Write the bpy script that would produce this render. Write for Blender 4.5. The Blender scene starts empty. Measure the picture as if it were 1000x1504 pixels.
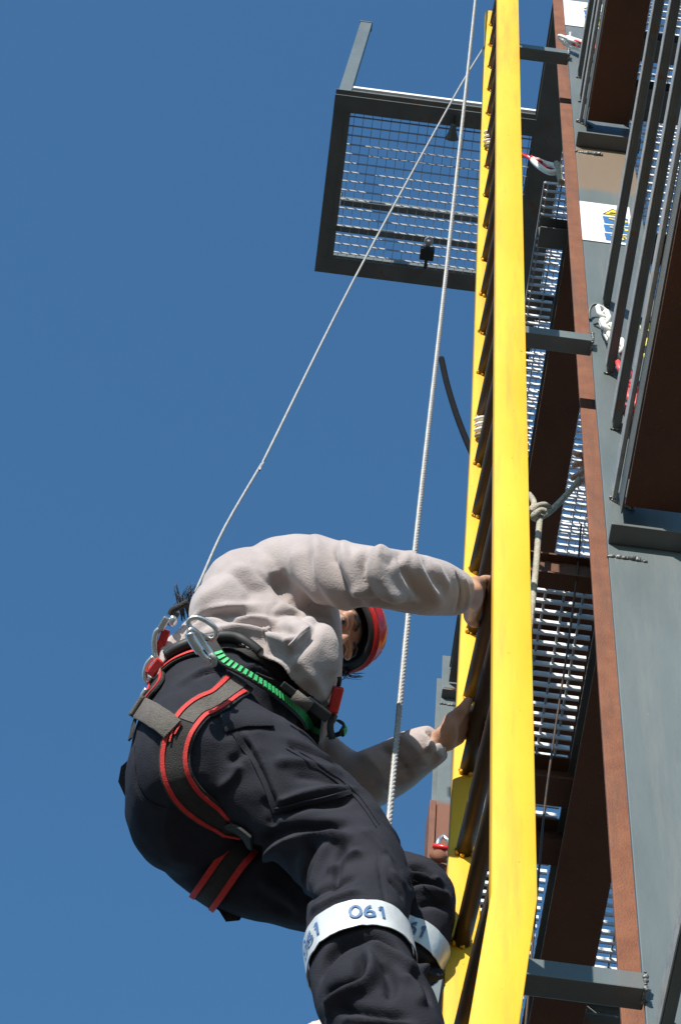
import bpy, bmesh, math, random
import numpy as np
from mathutils import Vector, Matrix, noise
from mathutils.bvhtree import BVHTree

random.seed(7); np.random.seed(7)
scene = bpy.context.scene
col = scene.collection

# ------------------------------------------------------------------ camera
# The photographer stands on the ground at the foot of the tower and looks 63 degrees up.
# World: X to the right along the ladder brackets, Y away from the camera along the floor beams, Z up.
F, CX, CY = 3700.0, 500.0, 752.0                     # focal length and centre in photo pixels (1000 x 1504)
ZEN, ROLL = math.radians(26.778), math.radians(7.323)
fw = np.array([0, math.sin(ZEN), math.cos(ZEN)])
up0 = np.array([0, -math.cos(ZEN), math.sin(ZEN)])
rt0 = np.array([1.0, 0, 0])
ex = math.cos(ROLL) * rt0 + math.sin(ROLL) * up0
ey = -math.sin(ROLL) * rt0 + math.cos(ROLL) * up0
EYE = np.array([0, 0, 1.6])
def ray(px, py): return fw + (px - CX) / F * ex - (py - CY) / F * ey
def P(px, py, d): return EYE + d * ray(px, py)
def on(px, py, axis, val):
    r = ray(px, py); return EYE + (val - EYE[axis]) / r[axis] * r
cam = bpy.data.cameras.new('camera'); camo = bpy.data.objects.new('camera', cam); col.objects.link(camo)
cam.sensor_fit = 'VERTICAL'; cam.sensor_height = 24; cam.lens = F / 1504 * 24
cam.clip_start = 0.05; cam.clip_end = 20000
camo.matrix_world = Matrix(((ex[0], ey[0], -fw[0], EYE[0]), (ex[1], ey[1], -fw[1], EYE[1]), (ex[2], ey[2], -fw[2], EYE[2]), (0, 0, 0, 1)))
scene.camera = camo

# ------------------------------------------------------------------ sky, sun, exposure
SUN = Vector((-0.37, -0.84, 0.41)).normalized()
world = bpy.data.worlds.new('World'); scene.world = world; world.use_nodes = True
nt = world.node_tree; nt.nodes.clear()
sky = nt.nodes.new('ShaderNodeTexSky'); sky.sky_type = 'NISHITA'; sky.sun_disc = False
sky.sun_elevation = math.asin(SUN.z); sky.sun_rotation = math.atan2(SUN.x, SUN.y)
sky.altitude = 600; sky.air_density = 1.0; sky.dust_density = 0.25; sky.ozone_density = 2.2
bg = nt.nodes.new('ShaderNodeBackground'); bg.inputs['Strength'].default_value = 0.110
wo = nt.nodes.new('ShaderNodeOutputWorld')
tint = nt.nodes.new('ShaderNodeMix'); tint.data_type = 'RGBA'; tint.blend_type = 'MULTIPLY'; tint.inputs[0].default_value = 1.0
tint.inputs[7].default_value = (0.80, 1.27, 1.42, 1)                 # camera white balance: the deep cyan-blue of the photograph's sky
even = nt.nodes.new('ShaderNodeMix'); even.data_type = 'RGBA'; even.inputs[0].default_value = 0.25; even.inputs[7].default_value = (0.40, 1.24, 2.75, 1)
nt.links.new(sky.outputs[0], tint.inputs[6]); nt.links.new(tint.outputs[2], even.inputs[6]); nt.links.new(even.outputs[2], bg.inputs[0]); nt.links.new(bg.outputs[0], wo.inputs[0])
sl = bpy.data.lights.new('sun', 'SUN'); sl.energy = 5.0; sl.angle = math.radians(0.53); sl.color = (1.0, 0.95, 0.87)
so = bpy.data.objects.new('sun', sl); col.objects.link(so); so.rotation_euler = SUN.to_track_quat('Z', 'Y').to_euler(); so.location = (-6, -6, 14)
vs = scene.view_settings; vs.view_transform = 'Standard'; vs.look = 'None'; vs.exposure = 0.42; vs.gamma = 1.0; vs.use_curve_mapping = False

# ------------------------------------------------------------------ materials
def mat(name, c1, c2=None, rough=0.6, metal=0.0, scale=6.0, mix=(0.35, 0.65), bump=0.0, bscale=60.0, spec=0.5,
        speck=None, speck_scale=120.0, speck_th=0.72, patch=None, stretch=None, sheen=0.0, coat=0.0, detail=6.0, streak=None):
    m = bpy.data.materials.new(name); m.use_nodes = True
    t = m.node_tree; N = t.nodes; Lk = t.links
    b = N['Principled BSDF']; b.inputs['Roughness'].default_value = rough; b.inputs['Metallic'].default_value = metal
    b.inputs['Specular IOR Level'].default_value = spec
    if sheen:
        b.inputs['Sheen Weight'].default_value = sheen; b.inputs['Sheen Roughness'].default_value = 0.5
    if coat: b.inputs['Coat Weight'].default_value = coat; b.inputs['Coat Roughness'].default_value = 0.2
    tc = N.new('ShaderNodeTexCoord'); vec = tc.outputs['Object']
    if stretch:
        mp = N.new('ShaderNodeMapping'); mp.inputs['Scale'].default_value = stretch; Lk.new(vec, mp.inputs[0]); vec = mp.outputs[0]
    colr = None
    if c2 is not None:
        nz = N.new('ShaderNodeTexNoise'); nz.inputs['Scale'].default_value = scale; nz.inputs['Detail'].default_value = detail; nz.inputs['Roughness'].default_value = 0.62
        Lk.new(vec, nz.inputs['Vector'])
        rp = N.new('ShaderNodeValToRGB'); rp.color_ramp.elements[0].position = mix[0]; rp.color_ramp.elements[1].position = mix[1]
        rp.color_ramp.elements[0].color = (*c1, 1); rp.color_ramp.elements[1].color = (*c2, 1)
        Lk.new(nz.outputs['Fac'], rp.inputs[0]); colr = rp.outputs[0]
        rr = N.new('ShaderNodeMapRange'); rr.inputs['To Min'].default_value = max(0.05, rough - 0.12); rr.inputs['To Max'].default_value = min(1, rough + 0.12)
        Lk.new(nz.outputs['Fac'], rr.inputs[0]); Lk.new(rr.outputs[0], b.inputs['Roughness'])
    else:
        b.inputs['Base Color'].default_value = (*c1, 1)
    def mixin(fac, c):
        nonlocal colr
        mx = N.new('ShaderNodeMix'); mx.data_type = 'RGBA'
        Lk.new(fac, mx.inputs[0])
        if colr is not None: Lk.new(colr, mx.inputs[6])
        else: mx.inputs[6].default_value = (*c1, 1)
        mx.inputs[7].default_value = (*c, 1); colr = mx.outputs[2]
    if speck is not None:
        nz2 = N.new('ShaderNodeTexNoise'); nz2.inputs['Scale'].default_value = speck_scale; nz2.inputs['Detail'].default_value = 3
        Lk.new(tc.outputs['Object'], nz2.inputs['Vector'])
        r2 = N.new('ShaderNodeValToRGB'); r2.color_ramp.elements[0].position = speck_th; r2.color_ramp.elements[1].position = speck_th + 0.03
        Lk.new(nz2.outputs['Fac'], r2.inputs[0]); mixin(r2.outputs[0], speck)
    if streak is not None:                           # thin runs and scuffs along the member
        (sc, st_scale, st_vec, th, amt) = streak
        m3 = N.new('ShaderNodeMapping'); m3.inputs['Scale'].default_value = st_vec; Lk.new(tc.outputs['Object'], m3.inputs[0])
        n4 = N.new('ShaderNodeTexNoise'); n4.inputs['Scale'].default_value = st_scale; n4.inputs['Detail'].default_value = 7; n4.inputs['Roughness'].default_value = 0.7; Lk.new(m3.outputs[0], n4.inputs['Vector'])
        r4 = N.new('ShaderNodeMapRange'); r4.inputs['From Min'].default_value = th; r4.inputs['From Max'].default_value = th + 0.16; r4.inputs['To Max'].default_value = amt; Lk.new(n4.outputs['Fac'], r4.inputs[0])
        mixin(r4.outputs[0], sc)
    if patch is not None:                            # unpainted primer between two heights, with a ragged border
        (z0, z1, pc) = patch
        sp = N.new('ShaderNodeSeparateXYZ'); Lk.new(tc.outputs['Object'], sp.inputs[0])
        nz3 = N.new('ShaderNodeTexNoise'); nz3.inputs['Scale'].default_value = 9; nz3.inputs['Detail'].default_value = 5; Lk.new(tc.outputs['Object'], nz3.inputs['Vector'])
        ma = N.new('ShaderNodeMath'); ma.operation = 'MULTIPLY_ADD'; ma.inputs[1].default_value = 0.10; Lk.new(nz3.outputs['Fac'], ma.inputs[0]); Lk.new(sp.outputs['Z'], ma.inputs[2])
        g1 = N.new('ShaderNodeMapRange'); g1.inputs['From Min'].default_value = z0; g1.inputs['From Max'].default_value = z0 + 0.05; Lk.new(ma.outputs[0], g1.inputs[0])
        g2 = N.new('ShaderNodeMapRange'); g2.inputs['From Min'].default_value = z1 + 0.05; g2.inputs['From Max'].default_value = z1; Lk.new(ma.outputs[0], g2.inputs[0])
        mm = N.new('ShaderNodeMath'); mm.operation = 'MULTIPLY'; Lk.new(g1.outputs[0], mm.inputs[0]); Lk.new(g2.outputs[0], mm.inputs[1])
        mixin(mm.outputs[0], pc)
    if colr is not None: Lk.new(colr, b.inputs['Base Color'])
    if bump:
        nb = N.new('ShaderNodeTexNoise'); nb.inputs['Scale'].default_value = bscale; nb.inputs['Detail'].default_value = 4
        Lk.new(vec, nb.inputs['Vector'])
        bp = N.new('ShaderNodeBump'); bp.inputs['Strength'].default_value = bump; bp.inputs['Distance'].default_value = 0.004
        Lk.new(nb.outputs['Fac'], bp.inputs['Height']); Lk.new(bp.outputs[0], b.inputs['Normal'])
    return m

M = {}
M['yellow'] = mat('yellow_paint', (0.74, 0.395, 0.010), (0.80, 0.46, 0.018), 0.55, scale=5, stretch=(1, 1, .35), bump=0.2, bscale=35, speck=(0.30, 0.15, 0.03), speck_scale=60, speck_th=0.725, streak=((0.46, 0.25, 0.035), 24, (1, 1, .07), .50, .48))
M['weld_yellow'] = mat('yellow_weld', (0.78, 0.38, 0.006), (0.84, 0.48, 0.03), 0.45, scale=60, bump=0.8, bscale=150)
M['rung'] = mat('worn_rung_steel', (0.050, 0.037, 0.025), (0.105, 0.060, 0.033), 0.5, metal=0.35, scale=16, stretch=(1, .25, 1), bump=0.25, bscale=90, speck=(0.35, 0.20, 0.03), speck_scale=28, speck_th=0.68)
M['rust'] = mat('red_oxide_primer', (0.155, 0.050, 0.021), (0.215, 0.082, 0.040), 0.75, scale=16, streak=((0.10, 0.05, 0.035), 18, (1, 1, .10), .50, .7), bump=0.5, bscale=220, speck=(0.27, 0.145, 0.095), speck_scale=260, speck_th=0.66)
M['rust_dark'] = mat('rusty_beam', (0.070, 0.030, 0.017), (0.135, 0.055, 0.026), 0.8, scale=5, mix=(.25, .75), bump=0.5, bscale=120, speck=(0.16, 0.07, 0.035), speck_scale=140, speck_th=0.66)
GREY1, GREY2 = (0.094, 0.115, 0.117), (0.124, 0.146, 0.147)
M['grey'] = mat('grey_steel_paint', GREY1, GREY2, 0.45, streak=((0.17, 0.12, 0.085), 10, (1, 1, .12), .54, .6), scale=4, stretch=(1, 1, .3), bump=0.10, bscale=90, speck=(0.5, 0.5, 0.48), speck_scale=190, speck_th=0.765)
M['grey_near'] = mat('grey_steel_paint_primer_patch', GREY1, GREY2, 0.45, streak=((0.16, 0.165, 0.155), 14, (1, 1, .06), .52, .7), scale=4, stretch=(1, 1, .3), bump=0.12, bscale=90, speck=(0.5, 0.5, 0.48), speck_scale=190, speck_th=0.755, patch=(9.84, 10.30, (0.19, 0.14, 0.098)))
M['grey_far'] = mat('grey_steel_paint_bare_foot', GREY1, GREY2, 0.5, scale=4, bump=0.12, bscale=90, patch=(10.9, 12.33, (0.17, 0.065, 0.034)))
M['dark_grey'] = mat('dark_grey_paint', (0.085, 0.095, 0.092), (0.12, 0.128, 0.12), 0.5, scale=9, bump=0.12, bscale=70, speck=(0.16, 0.08, 0.04), speck_scale=22, speck_th=0.66)
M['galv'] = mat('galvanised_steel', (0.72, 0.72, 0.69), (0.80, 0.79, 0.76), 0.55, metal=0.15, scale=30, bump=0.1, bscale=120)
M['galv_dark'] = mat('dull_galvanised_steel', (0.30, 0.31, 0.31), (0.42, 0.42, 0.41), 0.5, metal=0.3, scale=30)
M['weld'] = mat('weld_bead', (0.10, 0.105, 0.105), (0.22, 0.22, 0.21), 0.4, metal=0.4, scale=80, bump=0.8, bscale=160)
M['ground'] = mat('worn_asphalt_yard', (0.075, 0.070, 0.062), (0.115, 0.105, 0.092), 0.9, scale=0.7, bump=0.3, bscale=20)
M['rope'] = mat('rope', (0.30, 0.27, 0.205), (0.42, 0.385, 0.30), 0.9, scale=60, bump=0.6, bscale=250, speck=(0.06, 0.07, 0.06), speck_scale=90, speck_th=0.66)
M['cable_black'] = mat('black_rubber_cable', (0.006, 0.006, 0.007), (0.010, 0.010, 0.011), 0.9, scale=20, spec=0.1)
M['cable'] = mat('grey_steel_cable', (0.30, 0.30, 0.29), (0.42, 0.41, 0.39), 0.55, metal=0.25, scale=120)
M['black'] = mat('black_plastic', (0.012, 0.012, 0.013), (0.020, 0.020, 0.020), 0.55, scale=20)
M['black_web'] = mat('black_webbing', (0.018, 0.017, 0.016), (0.034, 0.031, 0.029), 0.85, scale=90, bump=0.6, bscale=400)
M['grey_web'] = mat('grey_brown_webbing', (0.085, 0.075, 0.065), (0.125, 0.11, 0.095), 0.85, scale=120, bump=0.7, bscale=420)
M['red_web'] = mat('red_webbing', (0.52, 0.018, 0.015), (0.64, 0.036, 0.030), 0.7, scale=90, bump=0.4, bscale=400)
M['green_web'] = mat('green_webbing', (0.03, 0.50, 0.14), (0.06, 0.62, 0.20), 0.6, scale=90, bump=0.5, bscale=380)
M['silver'] = mat('polished_steel', (0.62, 0.62, 0.60), (0.74, 0.73, 0.70), 0.28, metal=0.9, scale=40)
M['red_plastic'] = mat('red_plastic', (0.55, 0.012, 0.010), (0.62, 0.02, 0.016), 0.35, scale=25, coat=.3)
M['red_chain'] = mat('red_chain_plastic', (0.70, 0.05, 0.06), (0.80, 0.09, 0.09), 0.4, scale=30)
M['white_chain'] = mat('white_chain_plastic', (0.78, 0.76, 0.70), (0.84, 0.82, 0.77), 0.4, scale=30)
M['sign_white'] = mat('sign_white', (0.80, 0.81, 0.82), (0.84, 0.85, 0.86), 0.35, scale=6)
M['sign_blue'] = mat('sign_blue', (0.04, 0.15, 0.36), rough=0.4)
M['sign_yellow'] = mat('sign_yellow', (0.78, 0.60, 0.06), rough=0.4)
M['fleece'] = mat('beige_fleece', (0.365, 0.312, 0.300), (0.43, 0.370, 0.355), 0.95, scale=9, bump=0.4, bscale=300, spec=0.1, sheen=0.3, detail=3)
M['navy'] = mat('navy_cotton', (0.0195, 0.0200, 0.0275), (0.029, 0.0295, 0.0385), 0.85, scale=9, bump=0.45, bscale=420, spec=0.15, streak=((0.034, 0.033, 0.036), 5, (1, 1, 1), .55, .6))
M['skin'] = mat('skin', (0.44, 0.235, 0.150), (0.51, 0.285, 0.19), 0.5, scale=22, bump=0.15, bscale=200)
M['skin'].node_tree.nodes['Principled BSDF'].inputs['Subsurface Weight'].default_value = 0.08
M['skin'].node_tree.nodes['Principled BSDF'].inputs['Subsurface Scale'].default_value = 0.01
M['hair'] = mat('black_hair', (0.010, 0.009, 0.009), (0.018, 0.016, 0.015), 0.4, scale=40)
M['eye_white'] = mat('eye_white', (0.34, 0.30, 0.28), rough=0.3)
M['iris'] = mat('dark_iris', (0.03, 0.015, 0.01), rough=0.15)
M['lip'] = mat('lip', (0.42, 0.16, 0.13), rough=0.45)
M['helmet'] = mat('red_helmet', (0.42, 0.008, 0.006), (0.48, 0.012, 0.009), 0.32, scale=8, coat=.5)
M['reflective'] = mat('silver_reflective_tape', (0.52, 0.55, 0.56), (0.66, 0.69, 0.69), 0.35, metal=0.2, scale=18, bump=0.35, bscale=45)
M['print_blue'] = mat('blue_print', (0.06, 0.13, 0.27), rough=0.5)
M['boot'] = mat('pale_boot_leather', (0.55, 0.42, 0.37), (0.66, 0.56, 0.50), 0.6, scale=18, bump=.3, bscale=90)
M['rubber'] = mat('boot_sole_rubber', (0.35, 0.12, 0.05), (0.45, 0.18, 0.08), 0.8, scale=18)

# ------------------------------------------------------------------ mesh helpers
class MB:
    """collects shapes into one mesh"""
    def __init__(s): s.v = []; s.f = []
    def add(s, v, f):
        o = len(s.v); s.v += [tuple(float(c) for c in p) for p in v]; s.f += [tuple(i + o for i in q) for q in f]; return s
    def box(s, x0, x1, y0, y1, z0, z1, bev=0.0):
        if bev <= 0:
            v = [(x, y, z) for x in (x0, x1) for y in (y0, y1) for z in (z0, z1)]
            return s.add(v, [(0, 1, 3, 2), (4, 6, 7, 5), (0, 4, 5, 1), (2, 3, 7, 6), (0, 2, 6, 4), (1, 5, 7, 3)])
        bm = bmesh.new(); bmesh.ops.create_cube(bm, size=1)
        for w in bm.verts: w.co = ((x0 + x1) / 2 + w.co.x * (x1 - x0), (y0 + y1) / 2 + w.co.y * (y1 - y0), (z0 + z1) / 2 + w.co.z * (z1 - z0))
        bmesh.ops.bevel(bm, geom=bm.edges[:], offset=bev, segments=2, affect='EDGES', profile=0.5)
        bm.verts.index_update()
        s.add([w.co for w in bm.verts], [[w.index for w in f.verts] for f in bm.faces]); bm.free(); return s
    def frame_box(s, c, ax, ay, az, bev=0.0):
        """box with centre c and half-axis vectors"""
        t = MB().box(-1, 1, -1, 1, -1, 1) if bev <= 0 else None
        c = np.array(c, float)
        if t is None:
            lx, ly, lz = [np.linalg.norm(a) for a in (ax, ay, az)]
            t = MB().box(-lx, lx, -ly, ly, -lz, lz, bev)
            ax, ay, az = np.array(ax) / lx, np.array(ay) / ly, np.array(az) / lz
        s.add([c + p[0] * np.array(ax) + p[1] * np.array(ay) + p[2] * np.array(az) for p in t.v], t.f); return s
    def tube(s, pts, r, n=8, closed=False):
        pts = [np.array(p, float) for p in pts]; k = len(pts)
        rr = r if hasattr(r, '__len__') else [r] * k
        up = None; rings = []
        for i in range(k):
            a = pts[(i - 1) % k] if (closed or i) else pts[0]; b = pts[(i + 1) % k] if (closed or i < k - 1) else pts[-1]
            t = b - a; t /= (np.linalg.norm(t) + 1e-12)
            if up is None: up = np.cross(t, [0.31, 0.22, 0.93] if abs(t[2]) < .9 else [1, 0, 0])
            up = up - t * (up @ t); up /= np.linalg.norm(up); sd = np.cross(t, up)
            rings.append([pts[i] + rr[i] * (math.cos(q) * up + math.sin(q) * sd) for q in [2 * math.pi * j / n for j in range(n)]])
        v = [p for g in rings for p in g]; f = []
        for i in range(k if closed else k - 1):
            i2 = (i + 1) % k
            for j in range(n): f.append((i * n + j, i * n + (j + 1) % n, i2 * n + (j + 1) % n, i2 * n + j))
        if not closed:
            v += [pts[0], pts[-1]]
            for j in range(n): f.append((len(v) - 2, (j + 1) % n, j)); f.append((len(v) - 1, (k - 1) * n + j, (k - 1) * n + (j + 1) % n))
        return s.add(v, f)
    def ellipsoid(s, c, a, b, d, nu=16, nv=10):
        c, a, b, d = [np.array(q, float) for q in (c, a, b, d)]
        v = [c + d]; f = []
        for i in range(1, nv):
            th = math.pi * i / nv
            for j in range(nu):
                ph = 2 * math.pi * j / nu
                v.append(c + math.cos(th) * d + math.sin(th) * (math.cos(ph) * a + math.sin(ph) * b))
        v.append(c - d); last = len(v) - 1
        for j in range(nu):
            f.append((0, 1 + j, 1 + (j + 1) % nu)); f.append((last, 1 + (nv - 2) * nu + (j + 1) % nu, 1 + (nv - 2) * nu + j))
        for i in range(nv - 2):
            for j in range(nu): f.append((1 + i * nu + j, 1 + (i + 1) * nu + j, 1 + (i + 1) * nu + (j + 1) % nu, 1 + i * nu + (j + 1) % nu))
        return s.add(v, f)
    def loft(s, rings, cap=True):
        n = len(rings[0]); k = len(rings); v = [p for g in rings for p in g]; f = []
        for i in range(k - 1):
            for j in range(n): f.append((i * n + j, i * n + (j + 1) % n, (i + 1) * n + (j + 1) % n, (i + 1) * n + j))
        if cap:
            v += [np.mean(rings[0], 0), np.mean(rings[-1], 0)]
            for j in range(n): f.append((len(v) - 2, (j + 1) % n, j)); f.append((len(v) - 1, (k - 1) * n + j, (k - 1) * n + (j + 1) % n))
        return s.add(v, f)
    def mesh(s, name, smooth=False, fix=True):
        me = bpy.data.meshes.new(name); me.from_pydata(s.v, [], s.f); me.update()
        if fix:
            bm = bmesh.new(); bm.from_mesh(me); bmesh.ops.recalc_face_normals(bm, faces=bm.faces); bm.to_mesh(me); bm.free()
        if smooth: me.polygons.foreach_set('use_smooth', [True] * len(me.polygons))
        return me
    def build(s, name, m, parent=None, smooth=False):
        return link(name, s.mesh(name, smooth), m, parent)

def link(name, me, m, parent=None, loc=None):
    o = bpy.data.objects.new(name, me); col.objects.link(o)
    if m is not None:
        if len(me.materials) == 0: me.materials.append(M[m] if isinstance(m, str) else m)
    if loc is not None: o.location = loc
    if parent is not None:
        o.parent = parent; o.matrix_parent_inverse = Matrix.Translation(-world_loc(parent))
    return o
def world_loc(o):
    return Vector(o.get('_base', (0, 0, 0))) if o.type == 'EMPTY' else Vector(o.get('_base', tuple(o.location)))
def thing(name, label, cat, base, group=None):
    o = bpy.data.objects.new(name, None); col.objects.link(o); o.location = base; o['_base'] = list(map(float, base)); o.empty_display_size = 0.1
    return tag(o, label, cat, group)
def tag(o, label, cat=None, group=None, kind=None):
    if label: o['label'] = label
    if cat: o['category'] = cat
    if group: o['group'] = group
    if kind: o['kind'] = kind
    return o
def smooth_angle(o, ang=40):
    me = o.data; me.polygons.foreach_set('use_smooth', [True] * len(me.polygons))
    bm = bmesh.new(); bm.from_mesh(me); lim = math.radians(ang)
    for e in bm.edges:
        if len(e.link_faces) == 2 and e.calc_face_angle(0) > lim: e.smooth = False
    bm.to_mesh(me); bm.free(); return o
def cat_rom(pts, sub=6, closed=False):
    pts = [np.array(p, float) for p in pts]; n = len(pts); out = []
    rng = range(n if closed else n - 1)
    for i in rng:
        if closed: p0, p1, p2, p3 = pts[i - 1], pts[i], pts[(i + 1) % n], pts[(i + 2) % n]
        else: p0, p1, p2, p3 = pts[max(i - 1, 0)], pts[i], pts[i + 1], pts[min(i + 2, n - 1)]
        for k in range(sub):
            t = k / sub
            out.append(0.5 * (2 * p1 + (p2 - p0) * t + (2 * p0 - 5 * p1 + 4 * p2 - p3) * t * t + (3 * p1 - p0 - 3 * p2 + p3) * t ** 3))
    if not closed: out.append(pts[-1])
    return out
def lumps(mb, pts, r, n=9, jit=0.35):
    """a weld bead: overlapping uneven drops along a line"""
    pts = [np.array(p, float) for p in pts]
    for i in range(n):
        t = i / max(1, n - 1) * (len(pts) - 1); a = int(min(t, len(pts) - 2)); q = pts[a] + (pts[a + 1] - pts[a]) * (t - a) if len(pts) > 1 else pts[0]
        k = r * random.uniform(1 - jit, 1 + jit); q = q + np.array([random.uniform(-1, 1) for _ in range(3)]) * r * 0.35
        mb.ellipsoid(q, (k * 1.2, 0, 0), (0, k, 0), (0, 0, k * random.uniform(.7, 1.1)), 7, 5)
    return mb
# ------------------------------------------------------------------ ground
g = MB().add([(-4000, -4000, 0), (4000, -4000, 0), (4000, 4000, 0), (-4000, 4000, 0)], [(0, 1, 2, 3)]).build('ground', 'ground')
tag(g, 'worn asphalt yard at the foot of the tower', kind='structure')

# ------------------------------------------------------------------ steel columns (wide-flange sections)
XC0, XC1 = 0.664, 0.872
FLOORS = (7.27, 10.40, 13.48)                         # undersides of the floor beams
def column(name, label, y0, zt, front, shelf=(), rear='rust'):
    t = thing(name, label, 'column', ((XC0 + XC1) / 2, y0 + .07, 0), 'steel columns of the tower')
    MB().box(XC0, XC1, y0, y0 + .012, 0, zt, .002).build('front_flange', front, t)
    MB().box(XC0 - .012, XC1, y0 + .150, y0 + .162, 0, zt, .002).build('rear_flange', rear, t)
    MB().box(.763, .773, y0 + .0125, y0 + .1495, 0, zt).build('web', 'dark_grey', t)
    for z in shelf:
        MB().box(XC0 + .001, XC1 + .02, y0 - .056, y0 - .001, z - .10, z - .088, .002).build('shelf_plate', 'dark_grey', t)
        MB().box(XC0 + .012, XC1 + .012, y0 - .013, y0 - .0015, z - .085, z - .004, .002).build('bearing_plate', 'rust_dark', t)
        w = lumps(MB(), [(XC0 + .004, y0, z - .165), (XC0 + .09, y0 - .001, z - .170)], .0075, 16)
        w.build('weld_bead', 'weld', t, True)
    return t
c1 = column('steel_column', 'near grey steel column with red-brown rear flange, white safety sign and plastic chain', 2.80, 14.6, 'grey_near', shelf=(7.262, 10.36))
c2 = column('steel_column', 'distant grey steel column with rusty lower part, seen left of the ladder', 6.95, 13.78, 'grey_far', shelf=(13.42,), rear='grey_far')
# splice cleat at the foot of the far column's bare part
MB().box(XC0 - .035, XC0 - .003, 6.93, 7.1, 11.0, 12.28, .004).build('splice_plate', 'rust', c2)

# ------------------------------------------------------------------ floor beams along Y (I-sections)
def i_beam(mb, x0, x1, y0, y1, z0, h=.17, tf=.011, tw=.008):
    xm = (x0 + x1) / 2
    mb.box(x0, x1, y0, y1, z0, z0 + tf).box(xm - tw / 2, xm + tw / 2, y0, y1, z0 + tf, z0 + h - tf).box(x0, x1, y0, y1, z0 + h - tf, z0 + h)
    return mb
BX0, BX1 = .702, .852
names = {7.27: 'lower', 10.40: 'middle', 13.48: 'upper'}
beam_labels = {(7.27, 0): 'rust-brown floor beam overhead at the right edge, bearing on the lower shelf plate',
               (7.27, 1): 'dark brown floor beam behind the column, low between ladder and column foot',
               (10.40, 0): 'dark rusty floor beam at top right, bearing on the upper shelf plate',
               (10.40, 1): 'dark brown floor beam behind the middle bracket, between ladder and column',
               (13.48, 1): 'dark grey floor beam high behind the column, carrying the cantilever platform'}
for (z, back), lab in beam_labels.items():
    y0, y1 = ((2.964, 6.94) if back else (-1.6, 2.744))
    bt = thing('floor_beam', lab, 'beam', (.777, (y0 + y1) / 2, z), 'floor beams of the tower')
    xm = .777; m = 'dark_grey' if z > 13 else 'rust_dark'
    MB().box(BX0, BX1, y0, y1, z, z + .011, .002).build('bottom_flange', m, bt)
    MB().box(xm - .004, xm + .004, y0, y1, z + .0115, z + .1585).build('web', 'dark_grey', bt)
    MB().box(BX0, BX1, y0, y1, z + .159, z + .17, .002).build('top_flange', 'dark_grey', bt)
    if not back:
        # painted channel fixed to the outer side of the beam, with a toe plate above it
        MB().box(BX0 - .004, BX0 - .0005, y0, y1 + .03, z + .018, z + .128).build('side_plate', 'dark_grey', bt)
        MB().box(BX0 - .018, BX0 - .006, y0, y1 + .05, z + .135, z + .20, .002).build('toe_plate', 'galv_dark', bt)
        w = lumps(MB(), [(BX0 - .02, 2.797, z + .145), (BX0 + .03, 2.797, z + .10)], .006, 10); w.build('weld_bead', 'weld', bt, True)

# ------------------------------------------------------------------ guard rails in front of the near column
rail_mesh = {}
def guard_rail(label, rails, x0, posts):
    t = thing('guard_rail', label, 'railing', (x0 + .02, .6, rails[0][0]), 'guard rails along the floor beams')
    for (z, xo, yend) in rails:
        MB().box(x0 + xo, x0 + xo + .023, -1.6, yend, z, z + .060, .004).build('rail', 'dark_grey', t)
        MB().box(x0 + xo - .004, x0 + xo - .0005, -1.6, yend - .02, z + .002, z + .058, .001).build('lit_side_strip', 'galv_dark', t)  # paler strip puts the sunlit look of the rail's left side into colour
        w = lumps(MB(), [(x0 + xo - .004, 2.797, z - .003), (x0 + xo + .02, 2.797, z - .003)], .004, 5); w.build('weld_bead', 'weld', t, True)
    for y in posts: MB().box(x0 + .004, x0 + .04, y, y + .04, rails[0][0] - .38, rails[-1][0] - .002, .003).build('post', 'grey', t)
    return t
guard_rail('grey tubular guard rail of three bars at right, running overhead above the red chain', [(7.85, 0, 2.7985), (8.23, -.002, 2.7985), (8.745, .006, 2.7985)], .702, (-1.0,))
guard_rail('short grey guard rail of two bars at top right beside the upper shelf plate', [(10.80, 0, 2.7985), (11.11, 0, 2.7985)], .695, (-1.0,))
guard_rail('dark steel guard rail in the bottom right corner', [(5.24, .004, 2.7985)], .680, (-1.0,))

# ------------------------------------------------------------------ open grating floors
def grating(label, x0, x1, y0, y1, z, pitch=.0315, depth=.022, xbeams=(), rod=.05, visible=(None, None), edge=True):
    t = thing('walkway_grating', label, 'grating', ((x0 + x1) / 2, (y0 + y1) / 2, z), 'open grating floors of the tower')
    bar = MB().box(x0, x1, -.002, .002, 0, depth).mesh('bar')
    n = int((y1 - y0) / pitch)
    idx = list(range(n + 1)); keep = idx if len(idx) <= 280 else idx[:280]
    for i in keep: link('bar', bar, 'galv', t, (0, y0 + i * pitch, z))
    mb = MB(); x = x0 + .012
    while x < x1:
        mb.box(x - .0028, x + .0028, y0, y1, z + depth - .008, z + depth + .001); x += rod
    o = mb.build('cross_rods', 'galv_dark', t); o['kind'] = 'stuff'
    if edge:
        MB().box(x0 - .005, x0 - .001, y0, y1, z - .002, z + depth).build('edge_bar', 'galv_dark', t)
    for (ya, yb, m) in xbeams:
        i_b = MB(); h = .11
        i_b.box(x0, x1 + .02, ya, yb, z - h - .004, z - h + .004); i_b.box(x0, x1 + .02, (ya + yb) / 2 - .003, (ya + yb) / 2 + .003, z - h + .0045, z - .012); i_b.box(x0, x1 + .02, ya, yb, z - .0115, z - .0035)
        i_b.build('cross_beam', m, t)
    return t
grating('galvanised open grating beside the lower floor beam, left of the column', .50, .698, 3.045, 6.9, 7.445, xbeams=((2.988, 3.036, 'rust_dark'), (3.60, 3.69, 'rust_dark'), (3.80, 3.88, 'rust_dark'), (4.7, 4.78, 'rust_dark')))
grating('galvanised open grating right of the lower floor beam, seen beside the column foot', .857, 1.35, 3.0, 5.2, 7.445, xbeams=((4.36, 4.44, 'dark_grey'),))
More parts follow.
